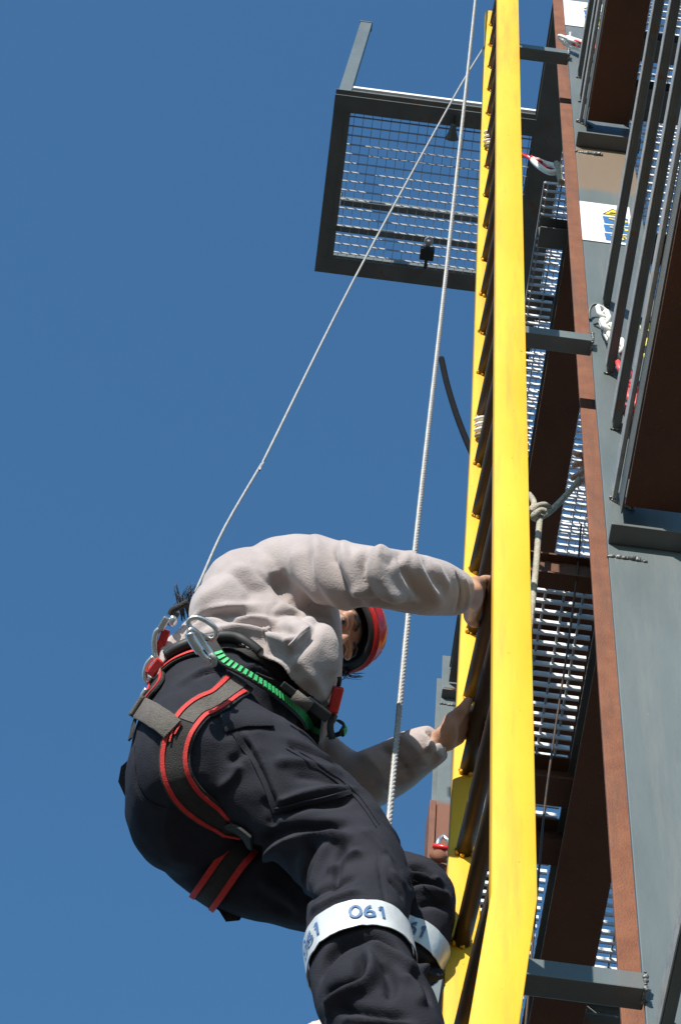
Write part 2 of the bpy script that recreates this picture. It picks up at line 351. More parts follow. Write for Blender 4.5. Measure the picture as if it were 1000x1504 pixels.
grating('galvanised open grating left of the middle floor beam with blue sky behind', .60, .698, 3.06, 4.6, 10.575, xbeams=((3.19, 3.27, 'dark_grey'),))
grating('galvanised open grating right of the middle floor beam, in the top right corner', .857, 1.9, 1.5, 4.60, 10.575, xbeams=((2.44, 2.52, 'dark_grey'), (2.62, 2.74, 'dark_grey'), (3.2, 3.28, 'rust_dark')))
dk = thing('deck_plate', 'dark solid deck plate on the middle floor, closing off the sky behind the lower grating', 'deck plate', (1.2, 5.0, 10.61))
MB().box(.72, 1.9, 4.63, 5.66, 10.602, 10.608, .002).build('plate', 'rust_dark', dk)
for k in range(4): MB().box(.74, 1.9, 4.66 + k * .30, 4.665 + k * .30, 10.555, 10.6015).build('stiffener', 'rust_dark', dk)
grating('galvanised open grating of the upper floor behind the ladder head', .857, 1.5, 3.0, 6.9, 13.655, pitch=.035, xbeams=((4.7, 4.8, 'dark_grey'),))

# ------------------------------------------------------------------ cantilever platform at upper left
pt = thing('cantilever_platform', 'dark steel platform with wire mesh floor, sticking out left of the ladder against the sky', 'platform', (.2, 4.2, 13.5))
PX0, PX1, PY0, PY1, PZ = -.285, .700, 3.735, 4.665, 13.48
def channel(mb, x0, x1, y0, y1, z, h=.085, t=.007, along='x', flip=1):
    if along == 'x':
        mb.box(x0, x1, y0, y1, z, z + t); ya = y0 if flip > 0 else y1 - t
        mb.box(x0, x1, ya, ya + t, z + t + .0004, z + h)
    else:
        mb.box(x0, x1, y0, y1, z, z + t); xa = x0 if flip > 0 else x1 - t
        mb.box(xa, xa + t, y0, y1, z + t + .0004, z + h)
    return mb
channel(MB(), PX0, PX1, PY0, PY0 + .085, PZ, flip=-1).box(PX0, PX1, PY0, PY0 + .0775, PZ + .0855, PZ + .0925).build('edge_beam', 'dark_grey', pt)
channel(MB(), PX0, PX1, PY1 - .085, PY1, PZ, flip=-1).build('edge_beam', 'dark_grey', pt)
channel(MB(), PX0 + .0005, PX0 + .085, PY0 + .0855, PY1 - .0855, PZ + .0005, along='y', flip=1).build('edge_beam', 'dark_grey', pt)
MB().box(PX0 + .06, PX0 + .085, PY0 + .0855, PY1 - .0855, PZ - .004, PZ).build('edge_strip', 'dark_grey', pt)
wire = MB(); 
mx = MB().box(PX0 + .03, PX1, -.0016, .0016, 0, .016).mesh('mesh_bar'); y = PY0 + .06
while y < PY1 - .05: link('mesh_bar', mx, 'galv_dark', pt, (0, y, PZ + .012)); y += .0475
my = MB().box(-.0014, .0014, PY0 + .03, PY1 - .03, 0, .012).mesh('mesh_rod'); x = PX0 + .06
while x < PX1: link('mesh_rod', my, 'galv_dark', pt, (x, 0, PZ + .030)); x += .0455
for yy, ht, ln in ((PY0 + .01, 1.36, .045), (PY1 - .06, 1.05, 0.0)):
    rr_ = [[(PX0 + .012 + f * ln, yy, PZ + z), (PX0 + .072 + f * ln, yy, PZ + z), (PX0 + .072 + f * ln, yy + .045, PZ + z), (PX0 + .012 + f * ln, yy + .045, PZ + z)] for z, f in ((.094, 0), (ht, 1))]
    MB().loft(rr_).build('post', 'grey', pt)
    MB().box(PX0 + .008 + ln, PX0 + .076 + ln, yy - .004, yy + .049, PZ + ht + .0005, PZ + ht + .012, .002).build('post_cap', 'dark_grey', pt)
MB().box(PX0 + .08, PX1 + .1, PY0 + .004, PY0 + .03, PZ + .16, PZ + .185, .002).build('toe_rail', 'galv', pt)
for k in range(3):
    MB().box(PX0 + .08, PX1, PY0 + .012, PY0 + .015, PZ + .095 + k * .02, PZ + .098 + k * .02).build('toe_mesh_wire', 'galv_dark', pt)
for (z, h, m) in ((.12, .05, 'grey'), (.55, .028, 'grey'), (.95, .055, 'grey')):
    MB().box(PX0 + .075, PX1, PY1 - .055, PY1 - .02, PZ + z, PZ + z + h, .004).build('rail', m, pt)
def lamp(px, py, z, label, up=False):
    c = on(px, py, 2, z); t = thing('inspection_lamp', label, 'lamp', tuple(c))
    prof = [(.006, .05), (.014, .045), (.016, .02), (.03, -.02), (.032, -.03), (.028, -.031)]
    rings = [[(c[0] + r * math.cos(a), c[1] - h, c[2] + r * math.sin(a)) for a in [k * math.pi / 6 for k in range(12)]] for r, h in prof]
    MB().loft(rings).build('shade', 'dark_grey', t, True)
    MB().ellipsoid((c[0], c[1] + .026, c[2]), (.02, 0, 0), (0, .010, 0), (0, 0, .02), 10, 6).build('bulb', 'white_chain', t, True)
    MB().tube([(c[0], c[1] - .05, c[2]), (c[0], c[1] - .085, c[2] + .015)], .006).build('cord', 'black', t)
lamp(664, 196, PZ - .02, 'small grey bell lamp hanging under the near edge of the platform')
def junction(px, py, z):
    c = on(px, py, 2, z); t = thing('junction_box', 'black junction box with round grey cap at the far edge of the platform', 'junction box', tuple(c))
    MB().box(c[0] - .035, c[0] + .035, c[1] - .03, c[1] + .03, c[2] - .03, c[2] + .02, .005).build('box', 'black', t)
    MB().ellipsoid((c[0], c[1] - .06, c[2] + .01), (.024, 0, 0), (0, .024, 0), (0, 0, .035), 12, 8).build('cap', 'galv_dark', t, True)
    MB().tube([(c[0], c[1] + .02, c[2] - .01), (c[0], c[1] + .08, c[2] - .005)], .009).build('conduit', 'black', t)
junction(627, 372, PZ - .02)

# ------------------------------------------------------------------ yellow ladder
ld = thing('ladder', 'tall yellow steel ladder with dark round rungs, standing against the tower', 'ladder', (.36, 2.63, 0))
LX0, LX1, YN, YF, ZB = .327, .404, 2.404, 2.824, 5.05
def stile(y0, y1, zt, x0, x1, lean=()):
    prof = [(x0, x1, zt)] + [(x0 + d, x1 + d, z) for z, d in lean] + [(x0 + (lean[-1][1] if lean else 0) - dd, x1 + (lean[-1][1] if lean else 0) - dd, z) for z, dd in ((ZB, 0), (ZB - 1.05, .10), (.02, .10))]
    v = []; 
    for a, b, z in prof: v += [(a, y0, z), (b, y0, z), (b, y1, z), (a, y1, z)]
    f = [(0, 1, 2, 3), tuple(len(v) - 4 + k for k in (3, 2, 1, 0))]
    for i in range(len(prof) - 1):
        for j in range(4): f.append((i * 4 + j, i * 4 + (j + 1) % 4, i * 4 + 4 + (j + 1) % 4, i * 4 + 4 + j))
    bm = bmesh.new(); vs_ = [bm.verts.new(p) for p in v]
    for q in f: bm.faces.new([vs_[k] for k in q])
    bmesh.ops.recalc_face_normals(bm, faces=bm.faces)
    bmesh.ops.bevel(bm, geom=[e for e in bm.edges], offset=.0022, segments=2, affect='EDGES', profile=.5)
    me = bpy.data.meshes.new('stile'); bm.to_mesh(me); bm.free()
    return smooth_angle(link('stile', me, 'yellow', ld), 50)
stile(YN, YN + .034, 12.6, LX0, LX1); stile(YF, YF + .034, 12.0, .335, .400, [(7.75, -.013), (5.7, -.037)])
RX, RR, RZ0, RP = .340, .0172, 5.477, .30
def rung_x(z): return float(np.interp(z, [5.05, 5.7, 7.75, 12.0], [.328, .328, .349, .369])) - (.10 * min(1, max(0, ZB - z) / 1.05))
rung_me = MB().tube([(.022, YN + .0345, 0), (.0185, YN + .10, .0008), (.011, (YN + YF) / 2, -.0006), (.0045, YF - .08, .0006), (0, YF - .001, 0)], RR, 18).mesh('rung', True)
for k in range(-17, 22):
    z = RZ0 + RP * k; x = rung_x(z)
    r = link('rung', rung_me, 'rung', ld, (x, 0, z))
    if z > 4.6:
        mb = MB()
        for a in range(9):
            th = a * 2 * math.pi / 9 + random.random(); k2 = random.uniform(.0025, .0055)
            mb.ellipsoid((x + math.cos(th) * RR, YF - .004, z + math.sin(th) * RR), (k2, 0, 0), (0, k2 * 1.2, 0), (0, 0, k2), 7, 5)
        mb.build('weld_bead', 'weld_yellow', ld, True)
for z in (5.338, 8.395, 11.33):
    MB().box(LX1 - .019, XC0 - .001, 2.772, 2.822, z, z + .05, .003).build('bracket', 'grey', ld)
    MB().box(LX1 - .0185, LX1 + .03, 2.768, 2.8225, z - .006, z + .056, .002).build('bracket_foot', 'dark_grey', ld)
    lumps(MB(), [(XC0 - .002, 2.772, z + .05), (XC0 - .002, 2.772, z), (XC0 - .002, 2.80, z - .002)], .0042, 18).build('weld_bead', 'weld', ld, True)

# ------------------------------------------------------------------ safety signs on the column
def sign(label, z0, z1, x0, x1, xi):
    """white board with pictograms turned on their side: a yellow warning triangle and three blue squares"""
    y = 2.7985; t = thing('safety_sign', label, 'sign', ((x0 + x1) / 2, y, z0), 'safety signs on the column')
    MB().box(x0, x1, y - .002, y, z0, z1).build('board', 'sign_white', t)
    h = z1 - z0; zt = z1 - h * .10; s = h * .19
    tri = MB().add([(xi, y - .0032, zt - s), (xi + .075, y - .0032, zt - s), (xi + .0375, y - .0032, zt)], [(0, 1, 2)])
    tri.build('warning_triangle', 'sign_yellow', t)
    MB().tube([(xi + .003, y - .0040, zt - s + .004), (xi + .072, y - .0040, zt - s + .004), (xi + .0375, y - .0040, zt - .008)], .0014, 5, True).build('triangle_border', 'black', t)
    MB().add([(xi + .022, y - .0042, zt - s * .8), (xi + .05, y - .0042, zt - s * .75), (xi + .052, y - .0042, zt - s * .62), (xi + .03, y - .0042, zt - s * .60)], [(0, 1, 2, 3)]).build('pictogram', 'black', t)
    for k in range(3):
        a = zt - s - .012 - k * (s + .010)
        MB().add([(xi + .004, y - .0032, a - s), (xi + .085, y - .0032, a - s), (xi + .085, y - .0032, a), (xi, y - .0032, a - .004)], [(0, 1, 2, 3)]).build('blue_panel', 'sign_blue', t)
        zc = a - s / 2; q = MB(); yy = y - .0044
        q.tube([(xi + .02, yy, zc + .004), (xi + .045, yy, zc), (xi + .07, yy, zc + .006)], .004, 5)
        for dz in (-.022, .022): q.tube([(xi + .045, yy, zc), (xi + .062, yy, zc + dz)], .0045, 5)
        q.tube([(xi + .038, yy, zc - .012 + .012 * k), (xi + .05, yy, zc + .014)], .004, 5)
        q.ellipsoid((xi + .076, yy, zc), (.008, 0, 0), (0, .001, 0), (0, 0, .010), 8, 6)
        q.build('pictogram', 'sign_yellow', t)
sign('white safety sign with blue and yellow pictograms on the near column, below the shelf plate', 9.30, 9.67, .662, .83, .735)
sign('white safety sign cut by the top edge of the picture, on the near column', 11.83, 12.22, .662, .83, .745)
# black and yellow tape on the right side of the column
tp = thing('hazard_tape', 'black and yellow hazard tape on the column behind the guard rail', 'tape', (.85, 2.796, 8.4))
for k in range(7):
    z = 8.30 + k * .055
    MB().add([(.815, 2.7975 - .0004 * (k % 2), z), (.860, 2.7975 - .0004 * (k % 2), z + .03), (.860, 2.7975 - .0004 * (k % 2), z + .085), (.815, 2.7975 - .0004 * (k % 2), z + .055)], [(0, 1, 2, 3)]).build('stripe', 'sign_yellow' if k % 2 else 'black', tp)

# ------------------------------------------------------------------ plastic chains, hook, karabiner
def link_pts(c, t, up, L, W, n=14):
    """stadium-shaped closed path of one chain link"""
    t = np.array(t, float); t /= np.linalg.norm(t); up = np.array(up, float); up -= t * (up @ t); up /= np.linalg.norm(up)
    out = []
    for k in range(n):
        a = 2 * math.pi * k / n
        out.append(np.array(c) + t * (math.copysign(1, math.cos(a)) * (L - W) + W * math.cos(a)) + up * (W * math.sin(a)))
    return out
def chain(name, label, path, n, mats, L=.026, W=.012, r=.0052, group='plastic chains on the column'):
    p = cat_rom(path, 12); seg = [0]
    for a, b in zip(p, p[1:]): seg.append(seg[-1] + np.linalg.norm(b - a))
    t = thing(name, label, 'chain', tuple(p[0]), group)
    for k in range(n):
        s = (k + .5) / n * seg[-1]; i = max(j for j in range(len(seg)) if seg[j] <= s); i = min(i, len(p) - 2)
        c = p[i] + (p[i + 1] - p[i]) * ((s - seg[i]) / max(1e-6, seg[i + 1] - seg[i])); d = p[i + 1] - p[i]
        upv = np.array([.3, -.8, .5]) if k % 2 else np.array([.8, .4, -.3])
        MB().tube(link_pts(c, d, upv, L, W), r, 7, True).build('link', mats[0] if k < mats[2] else mats[1], t, True)
    return t
yk = 2.765
hk = [on(866, 470, 1, 2.796), on(865, 458, 1, 2.78), on(869, 449, 1, 2.77), on(878, 447, 1, 2.765), on(886, 453, 1, 2.765), on(886, 463, 1, 2.77), on(880, 473, 1, 2.782), on(872, 476, 1, 2.796)]
tag(MB().tube(cat_rom(hk, 5), .0045, 8).build('steel_hook', 'dark_grey', None, True), 'bent steel hook on the near column holding the red and white chain', 'hook')
chain('plastic_chain', 'red and white plastic chain sagging from the steel hook behind the guard rail bars', [on(884, 455, 1, 2.75), on(888, 470, 1, 2.75), on(897, 490, 1, 2.75), on(908, 508, 1, 2.755), on(913, 532, 1, 2.755), on(918, 552, 1, 2.755), on(927, 575, 1, 2.755), on(929, 592, 1, 2.755), on(926, 612, 1, 2.76)], 15, ('white_chain', 'red_chain', 7), L=.036, W=.0175, r=.0082)
chain('plastic_chain', 'short red and white plastic chain at the column top beside the two-bar rail', [on(828, 58, 1, 2.76), on(838, 62, 1, 2.76), on(850, 66, 1, 2.755), on(862, 70, 1, 2.755), on(872, 74, 1, 2.755)], 7, ('white_chain', 'red_chain', 4), L=.04, W=.017, r=.007)
MBp = MB().tube([on(838, 66, 1, 2.799), on(837, 58, 1, 2.78), on(837, 48, 1, 2.76)], .007, 8).build('eye_bolt', 'galv_dark', None, True)
tag(MBp, 'small steel eye bolt on the column top holding the short chain', 'bolt')
kb = thing('karabiner', 'red karabiner clipped to a white rope loop behind the ladder, near the column top', 'karabiner', tuple(on(790, 235, 1, 3.0)))
ka, kc = on(768, 227, 1, 2.98), on(806, 248, 1, 2.98)
dirk = kc - ka
MB().tube(link_pts((ka + kc) / 2, dirk, np.array([.3, .3, .9]), np.linalg.norm(dirk) / 2, .016, 18), .0058, 8, True).build('frame', 'red_plastic', kb, True)
MB().tube([ka + dirk * .30 + np.array([0, -.004, .013]), ka + dirk * .7 + np.array([0, -.004, .013])], .0066, 8).build('gate', 'red_plastic', kb, True)
lp = thing('rope_loop', 'white rope loop tied to the column and clipped to the red karabiner', 'rope', tuple(on(815, 245, 1, 2.98)))
MB().tube(cat_rom([on(782, 235, 1, 2.975), on(792, 245, 1, 2.96), on(806, 253, 1, 2.96), on(818, 252, 1, 2.955), on(822, 246, 1, 2.955), on(812, 243, 1, 2.965), on(800, 240, 1, 2.985), on(790, 236, 1, 2.985)], 5, True), .011, 8, True).build('loop', 'white_chain', lp, True)
MB().tube(cat_rom([on(817, 240, 1, 2.95), on(821, 247, 1, 2.945), on(821, 257, 1, 2.945), on(824, 268, 1, 2.948)], 5), .012, 8).build('wrap', 'rope', lp, True)

# ------------------------------------------------------------------ ropes and cables
def rope(name, label, pts, r, m, cat='rope', twist=0, sub=8, group=None):
    t = thing(name, label, cat, tuple(pts[-1]), group); p = cat_rom(pts, sub)
    if not twist:
        MB().tube(p, r, 8).build('strand', m, t, True); return t
    # laid rope: three strands wound round each other
    L = [0]
    for a, b in zip(p, p[1:]): L.append(L[-1] + np.linalg.norm(b - a))
    n = int(L[-1] / (r * 1.1)); q = []
    for k in range(n + 1):
        s = L[-1] * k / n; i = min(np.searchsorted(L, s, 'right') - 1, len(p) - 2); q.append(p[i] + (p[i + 1] - p[i]) * ((s - L[i]) / (L[i + 1] - L[i])))
    for h in range(3):
        out = []
        for k, c in enumerate(q):
            tg = q[min(k + 1, n)] - q[max(k - 1, 0)]; tg /= np.linalg.norm(tg)
            u = np.cross(tg, [.9, .1, .2]); u /= np.linalg.norm(u); w = np.cross(tg, u); a = k * r * 1.1 / twist * 2 * math.pi + h * 2.094
            out.append(c + .5 * r * (math.cos(a) * u + math.sin(a) * w))
        MB().tube(out, r * .60, 6).build('strand', m, t, True)
    return t
rope('safety_line', 'thick pale twisted steel line hanging straight down past the climber, left of the ladder', [on(704, -60, 1, 2.70), on(698, 0, 1, 2.70), on(655, 400, 1, 2.69), on(610, 800, 1, 2.68), on(570, 1218, 1, 2.66), on(560, 1330, 1, 2.66)], .0062, 'cable', twist=.045, sub=6)
hp = [on(736, 26, 1, 2.83), on(719, 56, 1, 2.83), on(690, 102, 1, 2.83), on(650, 172, 1, 2.83), on(520, 410, 1, 2.84), on(392, 667, 1, 2.85), on(384, 682, 1, 2.85), on(330, 775, 1, 2.85), on(296, 850, 1, 2.84), on(283, 880, 1, 2.82)]
rope('tether_line', 'thin grey line slanting from the ladder head down to the climber\'s back', hp, .0036, 'cable', sub=5)
rope('black_cable', 'loose black cable end curving out behind the yellow ladder', [on(648, 527, 1, 3.9), on(656, 563, 1, 3.9), on(668, 603, 1, 3.9), on(681, 638, 1, 3.9), on(694, 668, 1, 3.9), on(708, 700, 1, 3.92), on(722, 740, 1, 3.95)], .0125, 'cable_black', 'cable')
knot = [on(850, 704, 1, 2.99), on(836, 722, 1, 2.97), on(818, 741, 1, 2.95), on(806, 752, 1, 2.95), on(798, 757, 1, 2.95)]
kn = rope('tied_rope', 'cream rope tied in a knot behind the ladder, its tail hanging beside the grating', knot, .0085, 'rope', sub=6)
yk = 2.93
MB().tube(cat_rom([on(780, 752, 1, yk), on(788, 744, 1, yk - .01), on(800, 742, 1, yk - .005), on(806, 748, 1, yk + .01), on(798, 757, 1, yk + .012), on(788, 762, 1, yk), on(783, 758, 1, yk - .012), on(793, 750, 1, yk - .02), on(802, 752, 1, yk - .018)], 6), .009, 8).build('knot', 'rope', kn, True)
MB().tube(cat_rom([on(776, 726, 1, yk), on(782, 734, 1, yk), on(784, 742, 1, yk), on(778, 750, 1, yk)], 6), .0085, 8).build('bight', 'rope', kn, True)
MB().tube(cat_rom([on(793, 755, 1, yk), on(790, 790, 1, yk), on(787, 830, 1, yk), on(782, 880, 1, yk), on(776, 930, 1, yk), on(770, 980, 1, yk)], 6), .0085, 8).build('tail', 'rope', kn, True)
rope('thin_cord', 'thin dark cord hanging in front of the grating beside the column', [on(853, 770, 1, 3.0), on(846, 850, 1, 3.0), on(832, 960, 1, 3.0), on(815, 1070, 1, 3.0), on(800, 1180, 1, 3.0), on(790, 1290, 1, 3.0), on(778, 1430, 1, 3.0), on(770, 1520, 1, 3.0)], .0026, 'rung', 'cord')
def lashing(label, px, py, hgt):
    t = thing('cord_lashing', label, 'lashing', tuple(on(px, py, 1, YF)), 'cord lashings on the ladder')
    for k in range(4):
        c = on(px + random.uniform(-.5, .5), py + (k - 1.5) * hgt / 4, 1, YF - .012)
        MB().tube([c + np.array([math.cos(a) * .014, math.sin(a) * .010, math.sin(a * 1 + .6) * .016]) for a in [q * math.pi / 6 for q in range(12)]], .0052, 6, True).build('wrap', 'white_chain' if k < 3 else 'rope', t, True)
lashing('small white cord lashing on the far stile, level with the curved black cable', 706, 627, 32)
lashing('small white cord lashing on the far stile, high beside the platform mesh', 717, 204, 26)
sh = thing('shackle', 'small steel shackle with red pin on the distant rusty column', 'shackle', tuple(on(650, 1245, 1, 6.92)))
c = on(650, 1243, 1, 6.90)
MB().tube([c + np.array(q) for q in ((-.03, 0, -.02), (-.02, 0, .05), (.0, 0, .09), (.03, 0, .05), (.04, 0, -.02))], .013, 8).build('bow', 'silver', sh, True)
MB().tube([c + np.array((-.05, -.01, -.02)), c + np.array((.07, -.01, -.03))], .014, 8).build('pin', 'red_plastic', sh, True)
MB().ellipsoid(c + np.array((-.02, 0, -.09)), (.045, 0, 0), (0, .03, 0), (0, 0, .04), 10, 8).build('swivel', 'rust', sh, True)
# ------------------------------------------------------------------ the climber
def ring(c, a, b, n=28, p=2.0):
    out = []
    for k in range(n):
        th = 2 * math.pi * k / n; cs, sn = math.cos(th), math.sin(th)
        out.append(np.array(c) + a * math.copysign(abs(cs) ** (2 / p), cs) + b * math.copysign(abs(sn) ** (2 / p), sn))
    return out
def limb(secs, sub=5, n=26, p=2.2, shrink=1.0):
    """tapered limb. secs: (px, py, camera distance, half width in photo pixels, half depth in metres)"""
    arr = cat_rom([list(P(s[0], s[1], s[2])) + [s[3] * s[2] / F, s[4]] for s in secs], sub)
    rings = []
    for i, q in enumerate(arr):
        t = arr[min(i + 1, len(arr) - 1)][:3] - arr[max(i - 1, 0)][:3]; t /= np.linalg.norm(t)
        v = q[:3] - EYE; v /= np.linalg.norm(v)
        a = np.cross(t, v)
        na = np.linalg.norm(a); a = a / na; b = np.cross(a, t)
        rings.append(ring(q[:3], a * q[3] * shrink, b * q[4] * shrink, n, p))
    return rings
def trunk(secs, sub=5, n=36, p=2.3, shrink=1.0):
    """trunk sections: centre xyz, half thickness front to back, half width"""
    arr = cat_rom([list(c) + [a, b] for c, a, b in secs], sub); rings = []
    for i, q in enumerate(arr):
        t = arr[min(i + 1, len(arr) - 1)][:3] - arr[max(i - 1, 0)][:3]; t /= np.linalg.norm(t)
        yv = np.array([0.0, 1, 0]); yv -= t * (yv @ t); yv /= np.linalg.norm(yv); a = np.cross(yv, t)
        rings.append(ring(q[:3], a * q[3] * shrink, yv * q[4] * shrink, n, p))
    return rings
def remesh(mb, voxel, name, iters=6, lam=0.5):
    """union of overlapping closed shapes into one continuous surface"""
    me = mb.mesh(name + '_raw'); o = bpy.data.objects.new(name + '_raw', me); col.objects.link(o)
    md = o.modifiers.new('r', 'REMESH'); md.mode = 'VOXEL'; md.voxel_size = voxel
    dg = bpy.context.evaluated_depsgraph_get(); ev = o.evaluated_get(dg)
    out = bpy.data.meshes.new_from_object(ev); out.name = name
    bpy.data.objects.remove(o); bpy.data.meshes.remove(me)
    relax(out, iters, lam); return out
def get_v(me):
    a = np.empty(len(me.vertices) * 3, np.float32); me.vertices.foreach_get('co', a); return a.reshape(-1, 3).astype(np.float64)
def set_v(me, v): me.vertices.foreach_set('co', v.astype(np.float32).ravel()); me.update()
def get_n(me):
    a = np.empty(len(me.vertices) * 3, np.float32); me.vertex_normals.foreach_get('vector', a); return a.reshape(-1, 3).astype(np.float64)
def relax(me, iters, lam=0.5):
    v = get_v(me); e = np.empty(len(me.edges) * 2, np.int32); me.edges.foreach_get('vertices', e); e = e.reshape(-1, 2)
    deg = np.bincount(e.ravel(), minlength=len(v)).astype(float)[:, None]
    for _ in range(iters):
        s = np.zeros_like(v)
        for k in range(3): s[:, k] = np.bincount(e[:, 0], v[e[:, 1], k], len(v)) + np.bincount(e[:, 1], v[e[:, 0], k], len(v))
        v += lam * (s / np.maximum(deg, 1) - v)
    set_v(me, v)
def bvh(me): return BVHTree.FromPolygons([tuple(x) for x in get_v(me)], [tuple(p.vertices) for p in me.polygons])
def hit(tree, px, py):
    d = ray(px, py); d = d / np.linalg.norm(d)
    h = tree.ray_cast(Vector(EYE), Vector(d))
    if h[0] is None:
        # just outside the outline: nearest point to the ray at the climber's distance
        h = tree.find_nearest(Vector(EYE + d * 4.95 / (d @ fw)))
    return np.array(h[0]), np.array(h[1])
def folds(me, tree, lines):
    """raise or press folds along drawn lines: (height m, width m, [(px, py) ...])"""
    v = get_v(me); nrm = get_n(me); disp = np.zeros(len(v))
    for (h, w, pts) in lines:
        pl = cat_rom([(x, y, 0) for x, y in pts], 5); q = np.array([hit(tree, a[0], a[1])[0] for a in pl])
        lo, hi = q.min(0) - 3 * w, q.max(0) + 3 * w
        idx = np.where(((v > lo) & (v < hi)).all(1))[0]
        if not len(idx): continue
        vv = v[idx]; best = np.full(len(idx), 1e9); bt = np.zeros(len(idx)); ns = len(q) - 1
        for k in range(ns):
            a, b = q[k], q[k + 1]; ab = b - a; L2 = ab @ ab + 1e-12
            t = np.clip(((vv - a) @ ab) / L2, 0, 1); d = np.linalg.norm(vv - a - t[:, None] * ab, axis=1)
            m = d < best; best[m] = d[m]; bt[m] = (k + t[m]) / ns
        taper = np.clip(np.minimum(bt, 1 - bt) * 5, 0.12, 1)
        disp[idx] += h * taper * np.exp(-(best / w) ** 2)
    set_v(me, v + nrm * disp[:, None])
def rumple(me, amp, scale, seed=0.0, stretch=(1, 1, 1)):
    v = get_v(me); nrm = get_n(me); s = np.array(stretch) * scale
    d = np.array([noise.noise(Vector(p * s + seed)) + .5 * noise.noise(Vector(p * s * 2.1 + seed + 7)) for p in v])
    set_v(me, v + nrm * (amp * d)[:, None])

def crease(me, amp, scale, seed, stretch):
    """sharp-crested cloth creases, stronger in some places than in others"""
    v = get_v(me); nrm = get_n(me); s = np.array(stretch) * scale
    d = np.empty(len(v))
    for i, p in enumerate(v):
        w = Vector(p * s + seed); w2 = w + noise.noise_vector(w * .6) * .6
        d[i] = (.45 - abs(noise.noise(w2)) * 2.2) * max(0, .45 + noise.noise(Vector(p * 4 + seed)))
    set_v(me, v + nrm * (amp * d)[:, None])

climber = thing('person', 'climber in beige fleece, navy trousers, red helmet and harness, gripping the yellow ladder', 'person', (-.1, 2.7, 4.9))

ARM_N = [(405, 856, 5.24, 66, .080), (432, 845, 5.22, 61, .080), (465, 842, 5.17, 56, .074), (515, 846, 5.10, 47, .066), (560, 850, 5.05, 45, .062), (610, 858, 5.11, 45, .058), (645, 865, 5.17, 40, .050), (668, 870, 5.21, 34, .042), (676, 872, 5.225, 31, .038)]
ARM_F = [(420, 1060, 5.40, 55, .07), (455, 1115, 5.34, 52, .066), (515, 1150, 5.27, 46, .06), (565, 1134, 5.24, 42, .055), (608, 1108, 5.205, 36, .047), (634, 1095, 5.185, 31, .041), (643, 1090, 5.18, 28, .038)]
TORSO = [((-.212, 2.705, 5.84), .138, .175), ((-.198, 2.70, 5.92), .156, .198), ((-.165, 2.69, 6.00), .164, .208), ((-.120, 2.675, 6.09), .164, .214), ((-.085, 2.665, 6.17), .148, .214), ((-.055, 2.66, 6.23), .11, .19), ((-.03, 2.66, 6.275), .075, .10)]
HIPS = [((-.160, 2.69, 6.06), .13, .17), ((-.175, 2.695, 6.00), .146, .188), ((-.195, 2.705, 5.92), .144, .184), ((-.208, 2.715, 5.80), .142, .184), ((-.208, 2.72, 5.70), .138, .180), ((-.20, 2.72, 5.635), .108, .145), ((-.195, 2.72, 5.60), .06, .09)]
LEG_N = [(292, 1085, 4.90, 82, .095), (360, 1125, 4.86, 90, .105), (435, 1180, 4.79, 86, .102), (500, 1243, 4.71, 82, .096), (528, 1300, 4.62, 76, .092), (524, 1370, 4.50, 74, .086), (535, 1435, 4.41, 80, .088), (562, 1500, 4.32, 86, .09), (580, 1560, 4.25, 80, .085), (585, 1600, 4.21, 62, .07)]
LEG_F = [(276, 1200, 4.98, 82, .095), (350, 1262, 4.95, 80, .1), (445, 1303, 4.91, 64, .09), (540, 1310, 4.86, 60, .085), (606, 1312, 4.79, 58, .08), (616, 1350, 4.73, 50, .075), (592, 1415, 4.66, 52, .075), (548, 1472, 4.60, 50, .072), (505, 1515, 4.55, 48, .07)]

# fleece
mb = MB(); mb.loft(trunk(TORSO)); mb.loft(limb(ARM_N)); mb.loft(limb(ARM_F))
c = P(366, 872, 5.22); mb.ellipsoid(c, ex * .105, ey * .098, fw * .12); c = P(330, 900, 5.16); mb.ellipsoid(c, ex * .075, ey * .080, fw * .12)
c = P(440, 975, 5.02); mb.ellipsoid(c, (.075, 0, .02), (0, .10, 0), (-.02, 0, .10))      # loose front of the fleece
fleece_me = remesh(mb, .0048, 'fleece', 5)
# trousers
mb = MB(); mb.loft(trunk(HIPS)); mb.loft(limb(LEG_N)); mb.loft(limb(LEG_F))
trousers_me = remesh(mb, .0048, 'trousers', 5)

